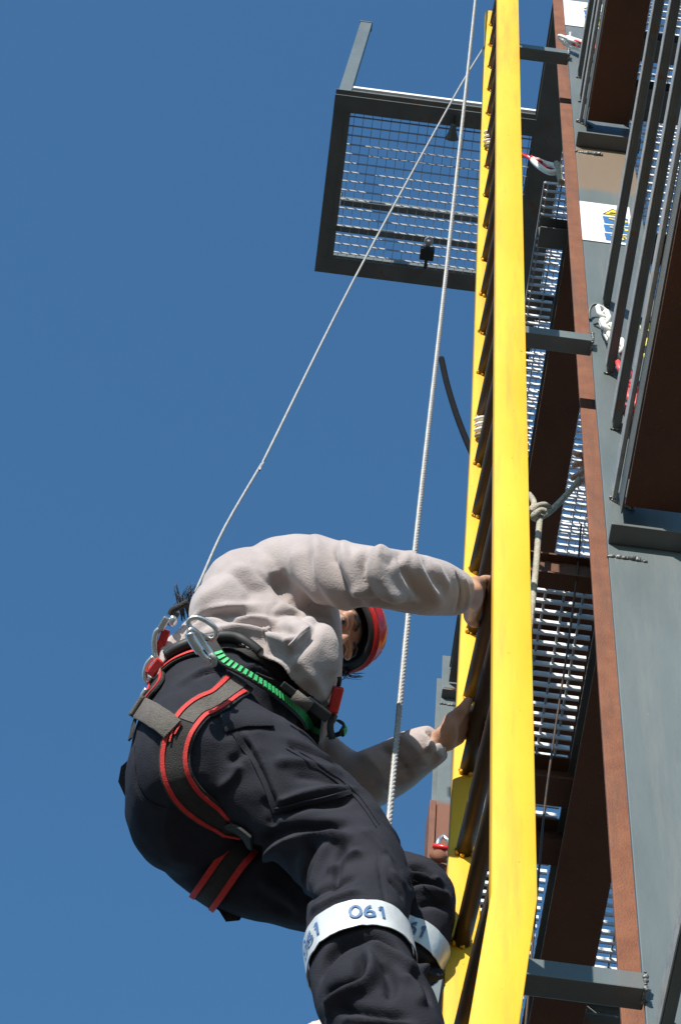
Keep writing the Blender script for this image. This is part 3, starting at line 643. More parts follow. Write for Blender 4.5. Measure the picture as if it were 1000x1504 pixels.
# folds of the fleece, drawn where the cloth gathers
ft = bvh(fleece_me)
folds(fleece_me, ft, [
    (-0.0307, 0.0152, [(404, 838), (412, 858), (430, 876), (460, 892), (492, 904)]), (0.0154, 0.0190, [(428, 800), (440, 835), (458, 865), (485, 888)]),
    (0.0166, 0.0142, [(462, 782), (468, 815), (474, 845), (495, 880), (515, 896)]), (-0.0218, 0.0090, [(484, 794), (489, 825), (497, 850), (515, 880), (540, 900)]),
    (0.0179, 0.0123, [(503, 794), (509, 822), (520, 850), (545, 885)]), (-0.0192, 0.0090, [(540, 804), (531, 830), (534, 855), (560, 892)]),
    (0.0166, 0.0123, [(562, 798), (555, 826), (561, 855), (590, 894)]), (-0.0154, 0.0085, [(584, 804), (590, 830), (605, 856), (630, 892)]),
    (0.0128, 0.0114, [(602, 806), (612, 832), (628, 858), (650, 892)]), (-0.0102, 0.0085, [(624, 816), (634, 842), (648, 866)]), (0.0077, 0.0095, [(640, 824), (650, 846), (660, 868)]),
    (-0.0115, 0.0095, [(520, 880), (570, 890), (625, 892)]), (0.0102, 0.0114, [(505, 868), (550, 872), (600, 876)]), (-0.0070, 0.0057, [(668, 838), (676, 870), (668, 902)]), (0.0070, 0.0057, [(678, 842), (687, 872), (680, 902)]),
    (0.0141, 0.0095, [(234, 994), (246, 954), (266, 930), (292, 907), (332, 894), (390, 888)]), (-0.0166, 0.0076, [(246, 968), (258, 942), (278, 920), (302, 903), (340, 899), (400, 903)]),
    (0.0154, 0.0085, [(258, 958), (280, 932), (310, 912), (360, 908), (400, 910)]), (-0.0205, 0.0104, [(300, 905), (352, 911), (398, 920), (440, 934)]), (0.0179, 0.0123, [(310, 925), (365, 926), (412, 938), (440, 955)]),
    (-0.0128, 0.0085, [(290, 938), (330, 930), (370, 940)]), (-0.0115, 0.0095, [(400, 905), (430, 900), (465, 915)]), (0.0100, 0.0052, [(422, 951), (438, 935), (455, 919)]),
    (-0.0128, 0.0095, [(430, 962), (456, 938), (470, 905)]), (0.0128, 0.0190, [(474, 915), (488, 950), (488, 1000)]), (-0.0115, 0.0133, [(390, 955), (415, 965), (450, 1000)]), (0.0102, 0.0133, [(420, 965), (455, 995), (478, 1030)]),
    (-0.0050, 0.0033, [(352, 808), (376, 838), (404, 866)]), (-0.0050, 0.0033, [(404, 868), (410, 882), (398, 896), (397, 915)]),
    (.009, .020, [(285, 885), (330, 856), (362, 826)]),
    (-0.0102, 0.0066, [(622, 1066), (640, 1092), (636, 1122)]), (0.0102, 0.0066, [(632, 1062), (649, 1088), (646, 1116)]), (-0.0141, 0.0095, [(556, 1096), (585, 1118), (606, 1146)]), (0.0128, 0.0114, [(530, 1105), (560, 1132), (574, 1166)]), (-0.0060, 0.0047, [(535, 1160), (590, 1130), (636, 1100)]), (0.0115, 0.0114, [(585, 1078), (612, 1100), (626, 1128)]),
])
crease(fleece_me, .0022, 8.0, 2.0, (2.0, 1, 1)); rumple(fleece_me, .0030, 10, 3.0); relax(fleece_me, 1, .5)
# open hem: the cloth ends along this line
hem = [(150, 1040), (205, 1012), (234, 992), (240, 975), (256, 958), (282, 944), (316, 935), (342, 936), (360, 951), (384, 965), (410, 976), (425, 999), (449, 1018), (483, 1043), (505, 1062), (540, 1070)]
hx, hy = zip(*hem)
v = get_v(fleece_me); q = v - EYE; dep = q @ fw; vx = CX + F * (q @ ex) / dep; vy = CY - F * (q @ ey) / dep
below = (vy > np.interp(vx, hx, hy)) & (v[:, 0] < .02) & (v[:, 2] < 6.12)
bm = bmesh.new(); bm.from_mesh(fleece_me); bm.verts.ensure_lookup_table()
bmesh.ops.delete(bm, geom=[bm.verts[i] for i in np.where(below)[0] if True], context='VERTS')
bd = [w for w in bm.verts if any(len(e.link_faces) == 1 for e in w.link_edges)]
for _ in range(14):                                   # even out the cut edge
    new = []
    for w in bd:
        nb = [e.other_vert(w).co for e in w.link_edges if len(e.link_faces) == 1]
        new.append(w.co * .5 + sum(nb, Vector()) / len(nb) * .5 if len(nb) >= 2 else w.co.copy())
    for w, c_ in zip(bd, new): w.co = c_
bm.to_mesh(fleece_me); bm.free()
relax(fleece_me, 2, .4)

# folds of the trousers
tt = bvh(trousers_me)
folds(trousers_me, tt, [
    (-0.0208, 0.0098, [(378, 1250), (395, 1232), (425, 1220), (470, 1214), (515, 1212)]), (0.0260, 0.0107, [(384, 1268), (408, 1243), (440, 1233), (485, 1231), (520, 1236)]),
    (-0.0156, 0.0082, [(400, 1198), (440, 1184), (480, 1178), (520, 1174)]), (0.0130, 0.0082, [(400, 1184), (445, 1168), (490, 1160), (528, 1160)]),
    (-0.0156, 0.0098, [(462, 1240), (450, 1270), (446, 1300)]), (0.0143, 0.0098, [(482, 1240), (470, 1275), (458, 1310)]), (-0.0130, 0.0082, [(505, 1240), (496, 1275), (488, 1310)]),
    (0.0130, 0.0082, [(480, 1285), (505, 1262), (532, 1250)]), (-0.0117, 0.0074, [(449, 1327), (480, 1304), (524, 1288)]), (0.0117, 0.0082, [(455, 1340), (490, 1322), (530, 1308)]),
    (-0.0050, 0.0033, [(553, 1254), (562, 1296), (567, 1330)]), (-0.0070, 0.0049, [(570, 1290), (584, 1306), (592, 1320)]), (0.0060, 0.0049, [(571, 1278), (586, 1292), (596, 1304)]), (-0.0060, 0.0049, [(560, 1250), (580, 1268), (590, 1284)]), (0.0078, 0.0057, [(530, 1215), (556, 1240), (578, 1270)]),
    (-0.0234, 0.0098, [(466, 1446), (480, 1410), (505, 1386), (545, 1376), (575, 1388), (592, 1408)]), (0.0260, 0.0107, [(535, 1388), (546, 1420), (541, 1447), (512, 1460), (490, 1476), (485, 1500)]),
    (-0.0234, 0.0107, [(528, 1400), (530, 1428), (515, 1444), (488, 1456), (474, 1470)]), (0.0156, 0.0098, [(538, 1380), (568, 1398), (592, 1414), (616, 1432)]), (-0.0169, 0.0090, [(560, 1412), (575, 1440), (570, 1470)]),
    (-0.0156, 0.0090, [(496, 1480), (540, 1488), (602, 1496)]), (0.0156, 0.0082, [(500, 1497), (550, 1503), (610, 1508)]), (0.0130, 0.0090, [(590, 1430), (610, 1452), (618, 1480)]), (-0.0117, 0.0066, [(600, 1424), (622, 1448), (630, 1476)]),
    (-0.0156, 0.0082, [(598, 1274), (622, 1276), (637, 1292)]), (0.0156, 0.0082, [(598, 1284), (624, 1288), (650, 1296)]), (-0.0156, 0.0074, [(598, 1298), (630, 1296), (658, 1306)]), (0.0130, 0.0082, [(598, 1312), (632, 1308), (660, 1318)]), (-0.0130, 0.0082, [(610, 1330), (636, 1326), (660, 1334)]),
    (0.0182, 0.0090, [(612, 1420), (630, 1432), (645, 1426)]), (-0.0156, 0.0074, [(610, 1408), (628, 1420), (644, 1416)]),
    (-0.0080, 0.0049, [(347, 1078), (370, 1110), (390, 1150), (408, 1196)]), (0.0104, 0.0066, [(356, 1072), (382, 1108), (402, 1150), (418, 1186)]),
    (-0.0104, 0.0098, [(332, 1120), (350, 1110), (362, 1090)]), (0.0117, 0.0098, [(322, 1160), (345, 1140), (352, 1122)]), (-0.0091, 0.0098, [(395, 1215), (398, 1195), (385, 1170)]),
    (-0.0130, 0.0098, [(420, 1090), (460, 1102), (500, 1122)]), (0.0130, 0.0115, [(400, 1120), (450, 1122), (505, 1140)]), (-0.0078, 0.0082, [(430, 1140), (470, 1145), (520, 1160)]),
    (-0.0060, 0.0033, [(200, 1100), (200, 1150), (222, 1180), (255, 1190)]), (0.0091, 0.0098, [(260, 1010), (300, 985), (350, 975)]), (-0.0104, 0.0074, [(280, 1000), (310, 985), (340, 985)]), (-0.0104, 0.0066, [(340, 985), (370, 990), (400, 1010)]), (0.0104, 0.0082, [(360, 975), (390, 990), (415, 1012)]),
    (-0.0130, 0.0098, [(330, 1205), (360, 1235), (385, 1262)]), (0.0078, 0.0098, [(380, 1290), (410, 1310), (440, 1330)]), (-0.0078, 0.0082, [(372, 1310), (400, 1326), (436, 1345)]),
])
rumple(trousers_me, .004, 13, 11.0); crease(trousers_me, .0055, 9.0, 5.0, (1, 1, 2.0)); relax(trousers_me, 1, .4)
for me_ in (fleece_me, trousers_me): me_.polygons.foreach_set('use_smooth', [True] * len(me_.polygons))
fleece = link('fleece_top', fleece_me, 'fleece', climber)
md = fleece.modifiers.new('thick', 'SOLIDIFY'); md.thickness = .006; md.offset = -1
trousers = link('trousers', trousers_me, 'navy', climber)
ft, tt = bvh(fleece_me), bvh(trousers_me)
both = BVHTree.FromPolygons([tuple(x) for x in get_v(fleece_me)] + [tuple(x) for x in get_v(trousers_me)],
                            [tuple(p.vertices) for p in fleece_me.polygons] + [tuple(i + len(fleece_me.vertices) for i in p.vertices) for p in trousers_me.polygons])

# ---- body: one continuous skin mesh (head, neck, trunk, arms, hands with five fingers, legs)
body = MB()
body.loft(trunk(TORSO[:-1] + [((-.02, 2.66, 6.26), .06, .07)], shrink=.6)); body.loft(trunk(HIPS[:-2], shrink=.7))
for L, sh in ((ARM_N, .45), (ARM_F, .45), (LEG_N[1:], .62), (LEG_F[1:], .62)): body.loft(limb(L, shrink=sh))
def grip_hand(mb, x, z, y0, W, side, fa, ext=1.0):
    """hand closed round a rung along Y: palm, four fingers over the top, thumb underneath"""
    W = np.array(W); K = np.array([x - .030, y0, z + .012]); u = K - W; u /= np.linalg.norm(u)
    mid = W * .45 + K * .55 + np.array([-.008, 0, 0])
    th = np.cross([0, 1, 0], u); th /= np.linalg.norm(th)
    fa = fa / np.linalg.norm(fa)
    arr = cat_rom([list(W - fa * .06) + [.021, .024], list(W - fa * .02) + [.021, .025], list(W + (K - W) * .22 + fa * .004) + [.022, .034], list(mid) + [.021, .045], list(K) + [.015, .045]], 4)
    mb.loft([ring(q[:3], th * q[3], np.array([0, 1.0, 0]) * q[4], 18, 2.4) for q in arr])
    for i, ln in enumerate((.92, 1.0, .98, .82)):
        y = y0 - (i - 1.5) * .0215 * side; s = ln
        pts = [(x - .034, y, z + .006), (x - .024, y, z + .026), (x - .004, y, z + .0315 * s), (x + .016, y, z + .025 * s), (x + .0275, y, z + .006), (x + .025, y, z - .014 * s), (x + .012, y, z - .024 * s)]
        mb.tube(cat_rom(pts, 3), [.0102 - .0028 * k / 18 for k in range(19)], 10)
        mb.ellipsoid(pts[2], (.0105, 0, 0), (0, .0098, 0), (0, 0, .0095), 8, 6)
    t0 = W * .72 + K * .28; yy = y0 + side * .050
    pts = [t0 + np.array([0, side * .014, 0]), (x - .044, y0 + side * .040, z - .014), (x - .036, yy + side * .008 * ext, z - .012), (x - .030, yy + side * .030 * ext, z + .000), (x - .024, yy + side * .044 * ext, z + .012)]
    mb.tube(cat_rom(pts, 4), [.0175 - .0085 * k / 16 for k in range(17)], 10)
RZ3 = RZ0 + 3 * RP
grip_hand(body, rung_x(RZ3) + .014, RZ3, 2.572, P(689, 877, 5.245), 1, P(684, 874, 5.24) - P(650, 866, 5.18), .5)
grip_hand(body, rung_x(RZ0 + 2 * RP) + .006, RZ0 + 2 * RP, 2.722, P(649, 1087, 5.175), -1, P(643, 1090, 5.18) - P(608, 1108, 5.205), .35)

# head: up axis towards image right (bent far forward), face turned down to the camera
h_up = .77 * ex + .06 * ey + .63 * fw; h_up /= np.linalg.norm(h_up)
h_f = -fw * .79 + .60 * ex - .18 * ey; h_f -= h_up * (h_f @ h_up); h_f /= np.linalg.norm(h_f)
h_r = np.cross(h_f, h_up)
HC = P(462, 924, 5.47)
def H(r, f, u): return HC + h_r * r + h_f * f + h_up * u
def he(mb, c, r, f, u, nu=20, nv=14): mb.ellipsoid(H(*c), h_r * r, h_f * f, h_up * u, nu, nv)
he(body, (0, -.012, .028), .076, .096, .088); he(body, (0, .024, -.030), .064, .066, .086); he(body, (0, .048, -.088), .036, .038, .030)
for s in (-1, 1):
    he(body, (s * .036, .062, -.020), .026, .022, .026); he(body, (s * .030, .076, .034), .028, .014, .012); he(body, (s * .078, -.012, -.012), .008, .016, .030); he(body, (s * .012, .097, -.026), .0085, .010, .008)
    he(body, (s * .05, .012, -.06), .018, .03, .03)
body.tube([H(0, .082, .026), H(0, .094, .006), H(0, .108, -.018), H(0, .106, -.026), H(0, .088, -.030)], [.008, .009, .0125, .012, .006], 10)
he(body, (0, .086, -.056), .024, .014, .010); he(body, (0, .084, -.068), .021, .013, .009)
body.tube([H(0, -.025, -.06), (HC + np.array([-.045, 2.66, 6.22])) / 2 * 0 + np.array([-.05, 2.66, 6.22])], [.058, .066], 16)
body_me = remesh(body, .0038, 'body', 3)
v = get_v(body_me)
for s in (-1, 1):                                     # eye sockets and nostrils pressed in
    for c, r, d in (((s * .032, .088, .012), .017, .010), ((s * .009, .104, -.034), .005, .004)):
        k = np.exp(-(np.linalg.norm(v - H(*c), axis=1) / r) ** 2); v -= (k * d)[:, None] * h_f
set_v(body_me, v); relax(body_me, 1, .4)
body_me.polygons.foreach_set('use_smooth', [True] * len(body_me.polygons))
bodyo = link('body', body_me, 'skin', climber)
for s in (-1, 1):
    e = MB(); e.ellipsoid(H(s * .032, .0705, .012), h_r * .0125, h_f * .0125, h_up * .0125, 16, 10); eo = e.build('eye', 'eye_white', bodyo, True)
    MB().ellipsoid(H(s * .032 , .0800, .011), h_r * .0062, h_f * .0036, h_up * .0062, 14, 8).build('iris', 'iris', bodyo, True)
    MB().tube([H(s * .014, .085, .014), H(s * .026, .0868, .0215), H(s * .040, .083, .020), H(s * .050, .075, .013)], [.0018, .0026, .0026, .0015], 8).build('eyelid', 'skin', bodyo, True)
    MB().tube([H(s * .014, .0835, .007), H(s * .030, .085, .002), H(s * .048, .0755, .008)], [.0015, .002, .0015], 8).build('eyelid', 'skin', bodyo, True)
    MB().tube([H(s * .012, .0935, .036), H(s * .026, .0945, .043), H(s * .042, .087, .044), H(s * .054, .075, .038)], [.003, .0045, .004, .002], 8).build('eyebrow', 'hair', bodyo, True)
MB().tube([H(-.022, .094, -.060), H(-.008, .1005, -.057), H(0, .101, -.0585), H(.008, .1005, -.057), H(.022, .094, -.060)], [.002, .0042, .0038, .0042, .002], 8).build('lips', 'lip', bodyo, True)

# ---- hair: cap under the helmet, loose ends below it, a tail of hair behind the back
hair = MB(); he(hair, (0, -.026, .020), .081, .086, .078, 18, 12)
hair_o = hair.build('hair', 'hair', climber, True)
st = MB()
for k in range(26):
    a = P(505 + random.uniform(-14, 8), 984 + random.uniform(-6, 3), 5.50); b = P(512 + random.uniform(-18, 30), 990 + random.uniform(-4, 8), 5.50)
    st.tube(cat_rom([a, (a + b) / 2 + np.array([0, .006, random.uniform(-.01, .01)]), b], 3), [.0011, .0010, .0009, .0008, .0006, .0005, .0003], 4)
for k in range(70):
    x0 = random.choice((random.uniform(262, 268), random.uniform(272, 290), random.uniform(272, 290))); a = P(x0 + 4, 905 + random.uniform(-8, 8), 5.24); b = P(x0 - 2 + random.uniform(-4, 4), 880 + random.uniform(-8, 6), 5.25); c = P(x0 - 3 + random.uniform(-3, 5) + (8 if x0 > 270 else -4), 853 + abs(random.gauss(0, 14)), 5.26)
    st.tube(cat_rom([a, b, c], 3), [.0009, .0009, .0008, .0007, .0006, .0004, .0002], 4)
o = st.build('loose_strands', 'hair', hair_o, True); o['kind'] = 'stuff'

# ---- helmet
def dome(off, u0, name, m, parent, brim=0.0):
    rings = []
    for i in range(15):
        th = math.radians(4 + i * 86 / 14); cu, sn = math.cos(th), math.sin(th)
        rings.append([H(0, -.004, u0) + h_up * (.054 + off) * cu + (h_r * math.cos(a) * (.092 + off) + h_f * math.sin(a) * (.114 + off)) * sn ** .92 for a in [k * 2 * math.pi / 36 for k in range(36)]])
    if brim:
        for du, k in ((-.010, 1.03), (-.020, 1.075), (-.024, 1.075), (-.024, 1.03)):
            rings.append([H(0, -.004, u0 + du) + (h_r * math.cos(a) * (.092 + off) * k + h_f * math.sin(a) * (.114 + off) * (k + (.09 if math.sin(a) > .3 and k > 1.05 else 0))) for a in [q * 2 * math.pi / 36 for q in range(36)]])
    b = MB().loft(rings, False); b.v.append(tuple(H(0, -.004, u0) + h_up * (.054 + off))); t = len(b.v) - 1
    b.f += [(t, j, (j + 1) % 36) for j in range(36)]
    return b.build(name, m, parent, True)
helmet = dome(.004, .094, 'helmet', 'helmet', climber, True)
dome(-.004, .089, 'liner', 'black', helmet)
MB().tube([H(.088 * math.cos(a), -.004 + .110 * math.sin(a), .080) for a in [k * 2 * math.pi / 40 for k in range(40)]], .013, 10, True).build('headband', 'black', helmet, True)
for s in (-1, 1):
    MB().tube(cat_rom([H(s * .088, .03, .08), H(s * .080, .030, -.03), H(s * .05, .03, -.095), H(0, .05, -.118)], 4), .0045, 6).build('chin_strap', 'black_web', helmet, True)

# ---- gear: straps follow the cloth
def strap(tree, pts, width, thick, off, name, m, parent, sub=6, smooth=3, hang=0.0):
    pl = cat_rom([(x, y, 0) for x, y in pts], sub); hh = [hit(tree, a[0], a[1]) for a in pl]
    p = np.array([h[0] for h in hh]); n = np.array([h[1] for h in hh])
    for k in range(len(n)):
        if n[k] @ (EYE - p[k]) < 0: n[k] = -n[k]
    for _ in range(smooth):
        for A in (p, n): A[1:-1] = A[1:-1] * .5 + (A[:-2] + A[2:]) * .25
    n /= np.linalg.norm(n, axis=1)[:, None]
    p = p + n * off
    if hang: # the middle lifts off the cloth
        w = np.sin(np.linspace(0, math.pi, len(p)))[:, None]; p = p - w * hang * fw
    t = np.gradient(p, axis=0); t /= np.linalg.norm(t, axis=1)[:, None] + 1e-9
    s = np.cross(t, n); s /= np.linalg.norm(s, axis=1)[:, None]
    rings = [[p[k] + s[k] * width / 2, p[k] + s[k] * width / 2 + n[k] * thick * .7, p[k] + s[k] * width * .44 + n[k] * thick, p[k] - s[k] * width * .44 + n[k] * thick, p[k] - s[k] * width / 2 + n[k] * thick * .7, p[k] - s[k] * width / 2] for k in range(len(p))]
    o = MB().loft(rings).build(name, m, parent); smooth_angle(o, 45)
    return o, p, n, s, thick
def along(S, u):
    o, p, n, s, th = S; L = np.concatenate([[0], np.cumsum(np.linalg.norm(np.diff(p, axis=0), axis=1))])
    q = np.clip(u, 0, 1) * L[-1]; i = min(max(np.searchsorted(L, q) - 1, 0), len(p) - 2); f = (q - L[i]) / (L[i + 1] - L[i] + 1e-9)
    g = lambda A: A[i] * (1 - f) + A[i + 1] * f
    return g(p), g(n), g(s), L[-1]
def stripe(S, v, width, thick, name, m, parent, u0=0.0, u1=1.0, lift=.0008):
    """narrow band running along a strap at cross position v"""
    rings = []
    for k in range(40):
        c, n, s, L = along(S, u0 + (u1 - u0) * k / 39); b = c + s * v + n * (S[4] + lift)
        rings.append([b + s * width / 2, b + s * width / 2 + n * thick, b - s * width / 2 + n * thick, b - s * width / 2])
    return smooth_angle(MB().loft(rings).build(name, m, parent), 45)

waist, *_ = W0 = strap(both, [(208, 1026), (224, 1002), (244, 980), (268, 962), (300, 950), (335, 944), (365, 952), (395, 972), (415, 995)], .048, .006, .003, 'harness', 'black_web', climber)
harness = waist
stripe(W0, -.018, .007, .0015, 'red_trim', 'red_web', harness, 0, .55); stripe(W0, .018, .007, .0015, 'red_trim', 'red_web', harness, 0, .5)
pipe = strap(both, [(252, 972), (266, 962), (284, 954), (304, 948), (325, 945), (346, 946), (362, 953), (376, 966)], .004, .001, .016, 'belt_core', 'black', harness)
MB().tube(list(pipe[1]), .0125, 12).build('padded_tube', 'black', harness, True)
LN = strap(both, [(352, 1002), (326, 1028), (296, 1042), (274, 1064), (260, 1095), (258, 1126), (265, 1152), (282, 1174), (306, 1192), (332, 1208), (356, 1224), (372, 1236)], .062, .007, .002, 'leg_loop', 'black_web', harness)
stripe(LN, -.0225, .0085, .0018, 'red_trim', 'red_web', harness, .06, .88); stripe(LN, .0225, .0085, .0018, 'red_trim', 'red_web', harness, .03, .88)
stripe(LN, 0, .030, .0012, 'brown_pad', 'grey_web', harness, .0, .36)
LF = strap(both, [(362, 1236), (350, 1254), (333, 1276), (316, 1300), (300, 1322)], .058, .007, .002, 'leg_loop', 'black_web', harness)
stripe(LF, -.0225, .012, .0018, 'red_trim', 'red_web', harness); stripe(LF, .0225, .012, .0018, 'red_trim', 'red_web', harness)
tabs = strap(both, [(208, 1040), (218, 1048), (232, 1056), (246, 1066), (258, 1076)], .046, .006, .012, 'webbing_tab', 'grey_web', harness)
MB().tube(cat_rom([along(tabs, .18)[0] + along(tabs, 0.18)[1] * .009 + along(tabs, .18)[2] * q for q in (-.023, 0, .023)], 3), .006, 8).build('webbing_roll', 'grey_web', harness, True)
for q in (0, 1):
    stripe(tabs, 0, .001, .0004, 'stitching', 'grey_web', harness, .1, .2)
for a, b in (((262, 1060), (253, 1092)), ((268, 1068), (260, 1082))):
    strap(both, [a, ((a[0] + b[0]) / 2, (a[1] + b[1]) / 2), b], .0035, .0012, .013, 'red_stitch', 'red_web', harness)
# seat strap at the left outline and pocket flap on the hip
strap(tt, [(208, 1050), (203, 1062), (200, 1076), (197, 1088)], .018, .004, .006, 'seat_strap', 'black_web', harness)
fl = np.array([P(200, 1106, 4.98), P(178, 1126, 4.98), P(174, 1148, 4.98), P(184, 1170, 4.98), P(204, 1170, 4.98), P(208, 1130, 4.98)])
MB().loft([list(fl), list(fl + fw * .006)]).build('hip_pocket_flap', 'navy', trousers)
fl = np.array([P(300, 1318, 4.93), P(322, 1338, 4.90), P(332, 1354, 4.90), P(352, 1352, 4.90), P(358, 1342, 4.91), P(335, 1318, 4.93)])
MB().loft([list(fl), list(fl + fw * .008)]).build('leg_loop_tail', 'black_web', harness)
# D-ring, karabiner, green lanyard
dr = [P(277, 916, 4.80), P(280, 909, 4.80), P(290, 907, 4.80), P(303, 912, 4.80), P(316, 922, 4.80), P(318, 932, 4.81), P(312, 939, 4.82), P(300, 934, 4.81), P(286, 927, 4.80)]
MB().tube(cat_rom(dr, 5, True), .0048, 10, True).build('d_ring', 'silver', harness, True)
MB().tube(cat_rom([P(279, 929, 4.785), P(281, 936, 4.785), P(286, 945, 4.785), P(292, 954, 4.787), P(295, 958, 4.787)], 4), [.0052] + [.0098] * 14 + [.0094, .0085], 14).build('karabiner_sleeve', 'silver', harness, True)
kar = [P(279, 929, 4.785), P(287, 946, 4.785), P(297, 961, 4.787), P(307, 971, 4.79), (P(312, 968, 4.795)), P(309, 958, 4.80), P(299, 944, 4.803), P(290, 930, 4.80), P(283, 925, 4.79)]
MB().tube(cat_rom(kar, 6, True), .0062, 10, True).build('karabiner', 'silver', harness, True)
GL = strap(both, [(312, 962), (316, 972), (326, 984), (345, 1000), (370, 1018), (400, 1036), (430, 1050), (455, 1059), (468, 1063), (478, 1068), (484, 1073), (487, 1079)], .023, .005, .030, 'lanyard', 'black_web', harness, smooth=30)
for k in range(74):                                   # green ribs woven across the strap
    u = .045 + .93 * k / 74
    c, n, s, L = along(GL, u); c2, n2, s2, _ = along(GL, u + .0072)
    b, b2 = c + n * .0053, c2 + n2 * .0053; w = .0080
    MB().loft([[b + s * w, b + s * w + n * .0016, b - s * w + n * .0016, b - s * w], [b2 + s2 * w, b2 + s2 * w + n2 * .0016, b2 - s2 * w + n2 * .0016, b2 - s2 * w]]).build('green_rib', 'green_web', harness)
MB().tube(cat_rom([P(310, 962, 4.785), P(314, 966, 4.783), P(315, 974, 4.785), P(311, 976, 4.79)], 4), .006, 8).build('lanyard_eye', 'galv_dark', harness, True)
# chest buckles and red radio pouch
strap(both, [(372, 992), (392, 1000), (412, 1008), (430, 1020), (446, 1030)], .020, .004, .008, 'thigh_strap', 'black_web', harness)
c = P(440, 1027, 4.82); d1 = P(462, 1042, 4.82) - P(428, 1016, 4.82); d1 /= np.linalg.norm(d1); d2 = np.cross(d1, fw)
MB().tube([c - d1 * .014, c + d1 * .026], .012, 12).build('webbing_roll', 'grey_web', harness, True)
MB().frame_box(P(466, 1042, 4.83), d1 * .028, d2 * .011, fw * .006, .003).build('buckle', 'black', harness)
MB().frame_box(P(424, 1012, 4.82), d1 * .016, d2 * .007, fw * .004, .002).build('buckle', 'black', harness)
strap(both, [(470, 1046), (482, 1050), (490, 1058), (492, 1070)], .016, .004, .006, 'webbing_tail', 'grey_web', harness)
rp = P(493, 1028, 5.0); rx = P(498, 1010, 5.0) - P(489, 1046, 5.0); rx /= np.linalg.norm(rx); rs = np.cross(rx, fw)
MB().frame_box(rp, rx * .027, rs * .011, fw * .014, .004).build('radio_pouch', 'red_plastic', harness)
MB().tube([P(497, 1008, 5.0), P(499, 999, 5.0), P(498, 994, 5.0)], .0045, 8).build('antenna', 'black', harness, True)
MB().tube(cat_rom([P(490, 1040, 5.01), P(487, 1055, 5.0), P(485, 1070, 4.98), P(488, 1085, 4.97)], 4), .007, 8).build('pouch_strap', 'black_web', harness, True)
# equipment on the back of the belt: steel and red karabiners, belt end
MB().frame_box(P(241, 915, 5.02), (P(246, 906, 5.02) - P(237, 922, 5.02)) * .55, (P(245, 917, 5.02) - P(237, 913, 5.02)) * .55, fw * .01, .003).build('steel_block', 'silver', harness)
MB().tube(cat_rom([P(240, 922, 5.02), P(230, 928, 5.02), P(227, 945, 5.02), P(229, 962, 5.02), P(234, 968, 5.02)], 4), .0062, 8).build('steel_hook', 'silver', harness, True)
MB().frame_box(P(238, 944, 5.03), (P(246, 926, 5.03) - P(232, 964, 5.03)) * .5, (P(244, 946, 5.03) - P(232, 942, 5.03)) * .5, fw * .008, .003).build('red_plate', 'red_web', harness)
MB().tube(cat_rom([P(226, 965, 5.0), P(217, 975, 5.0), P(213, 990, 5.0), P(216, 1000, 5.0), P(222, 996, 5.0)], 4), .006, 8).build('steel_hook', 'silver', harness, True)
MB().frame_box(P(228, 980, 4.99), (P(236, 968, 4.99) - P(219, 990, 4.99)) * .5, (P(233, 984, 4.99) - P(223, 976, 4.99)) * .5, fw * .008, .003).build('red_plate', 'red_web', harness)
MB().tube(cat_rom([P(216, 1012, 4.97), P(210, 1022, 4.97), P(211, 1034, 4.97)], 4), .006, 8).build('steel_hook', 'silver', harness, True)
MB().frame_box(P(254, 908, 5.1), (P(262, 896, 5.1) - P(250, 916, 5.1)) * .5, (P(258, 910, 5.1) - P(250, 905, 5.1)) * .6, fw * .01, .002).build('belt_end', 'black_web', harness)
MB().tube(cat_rom([P(251, 903, 5.06), P(254, 896, 5.06), P(266, 890, 5.06), P(276, 884, 5.06)], 4), .007, 8).build('shoulder_strap', 'black_web', harness, True)
MB().ellipsoid(P(254, 912, 5.05), ex * .009, ey * .012, fw * .008, 10, 8).build('ring', 'silver', harness, True)

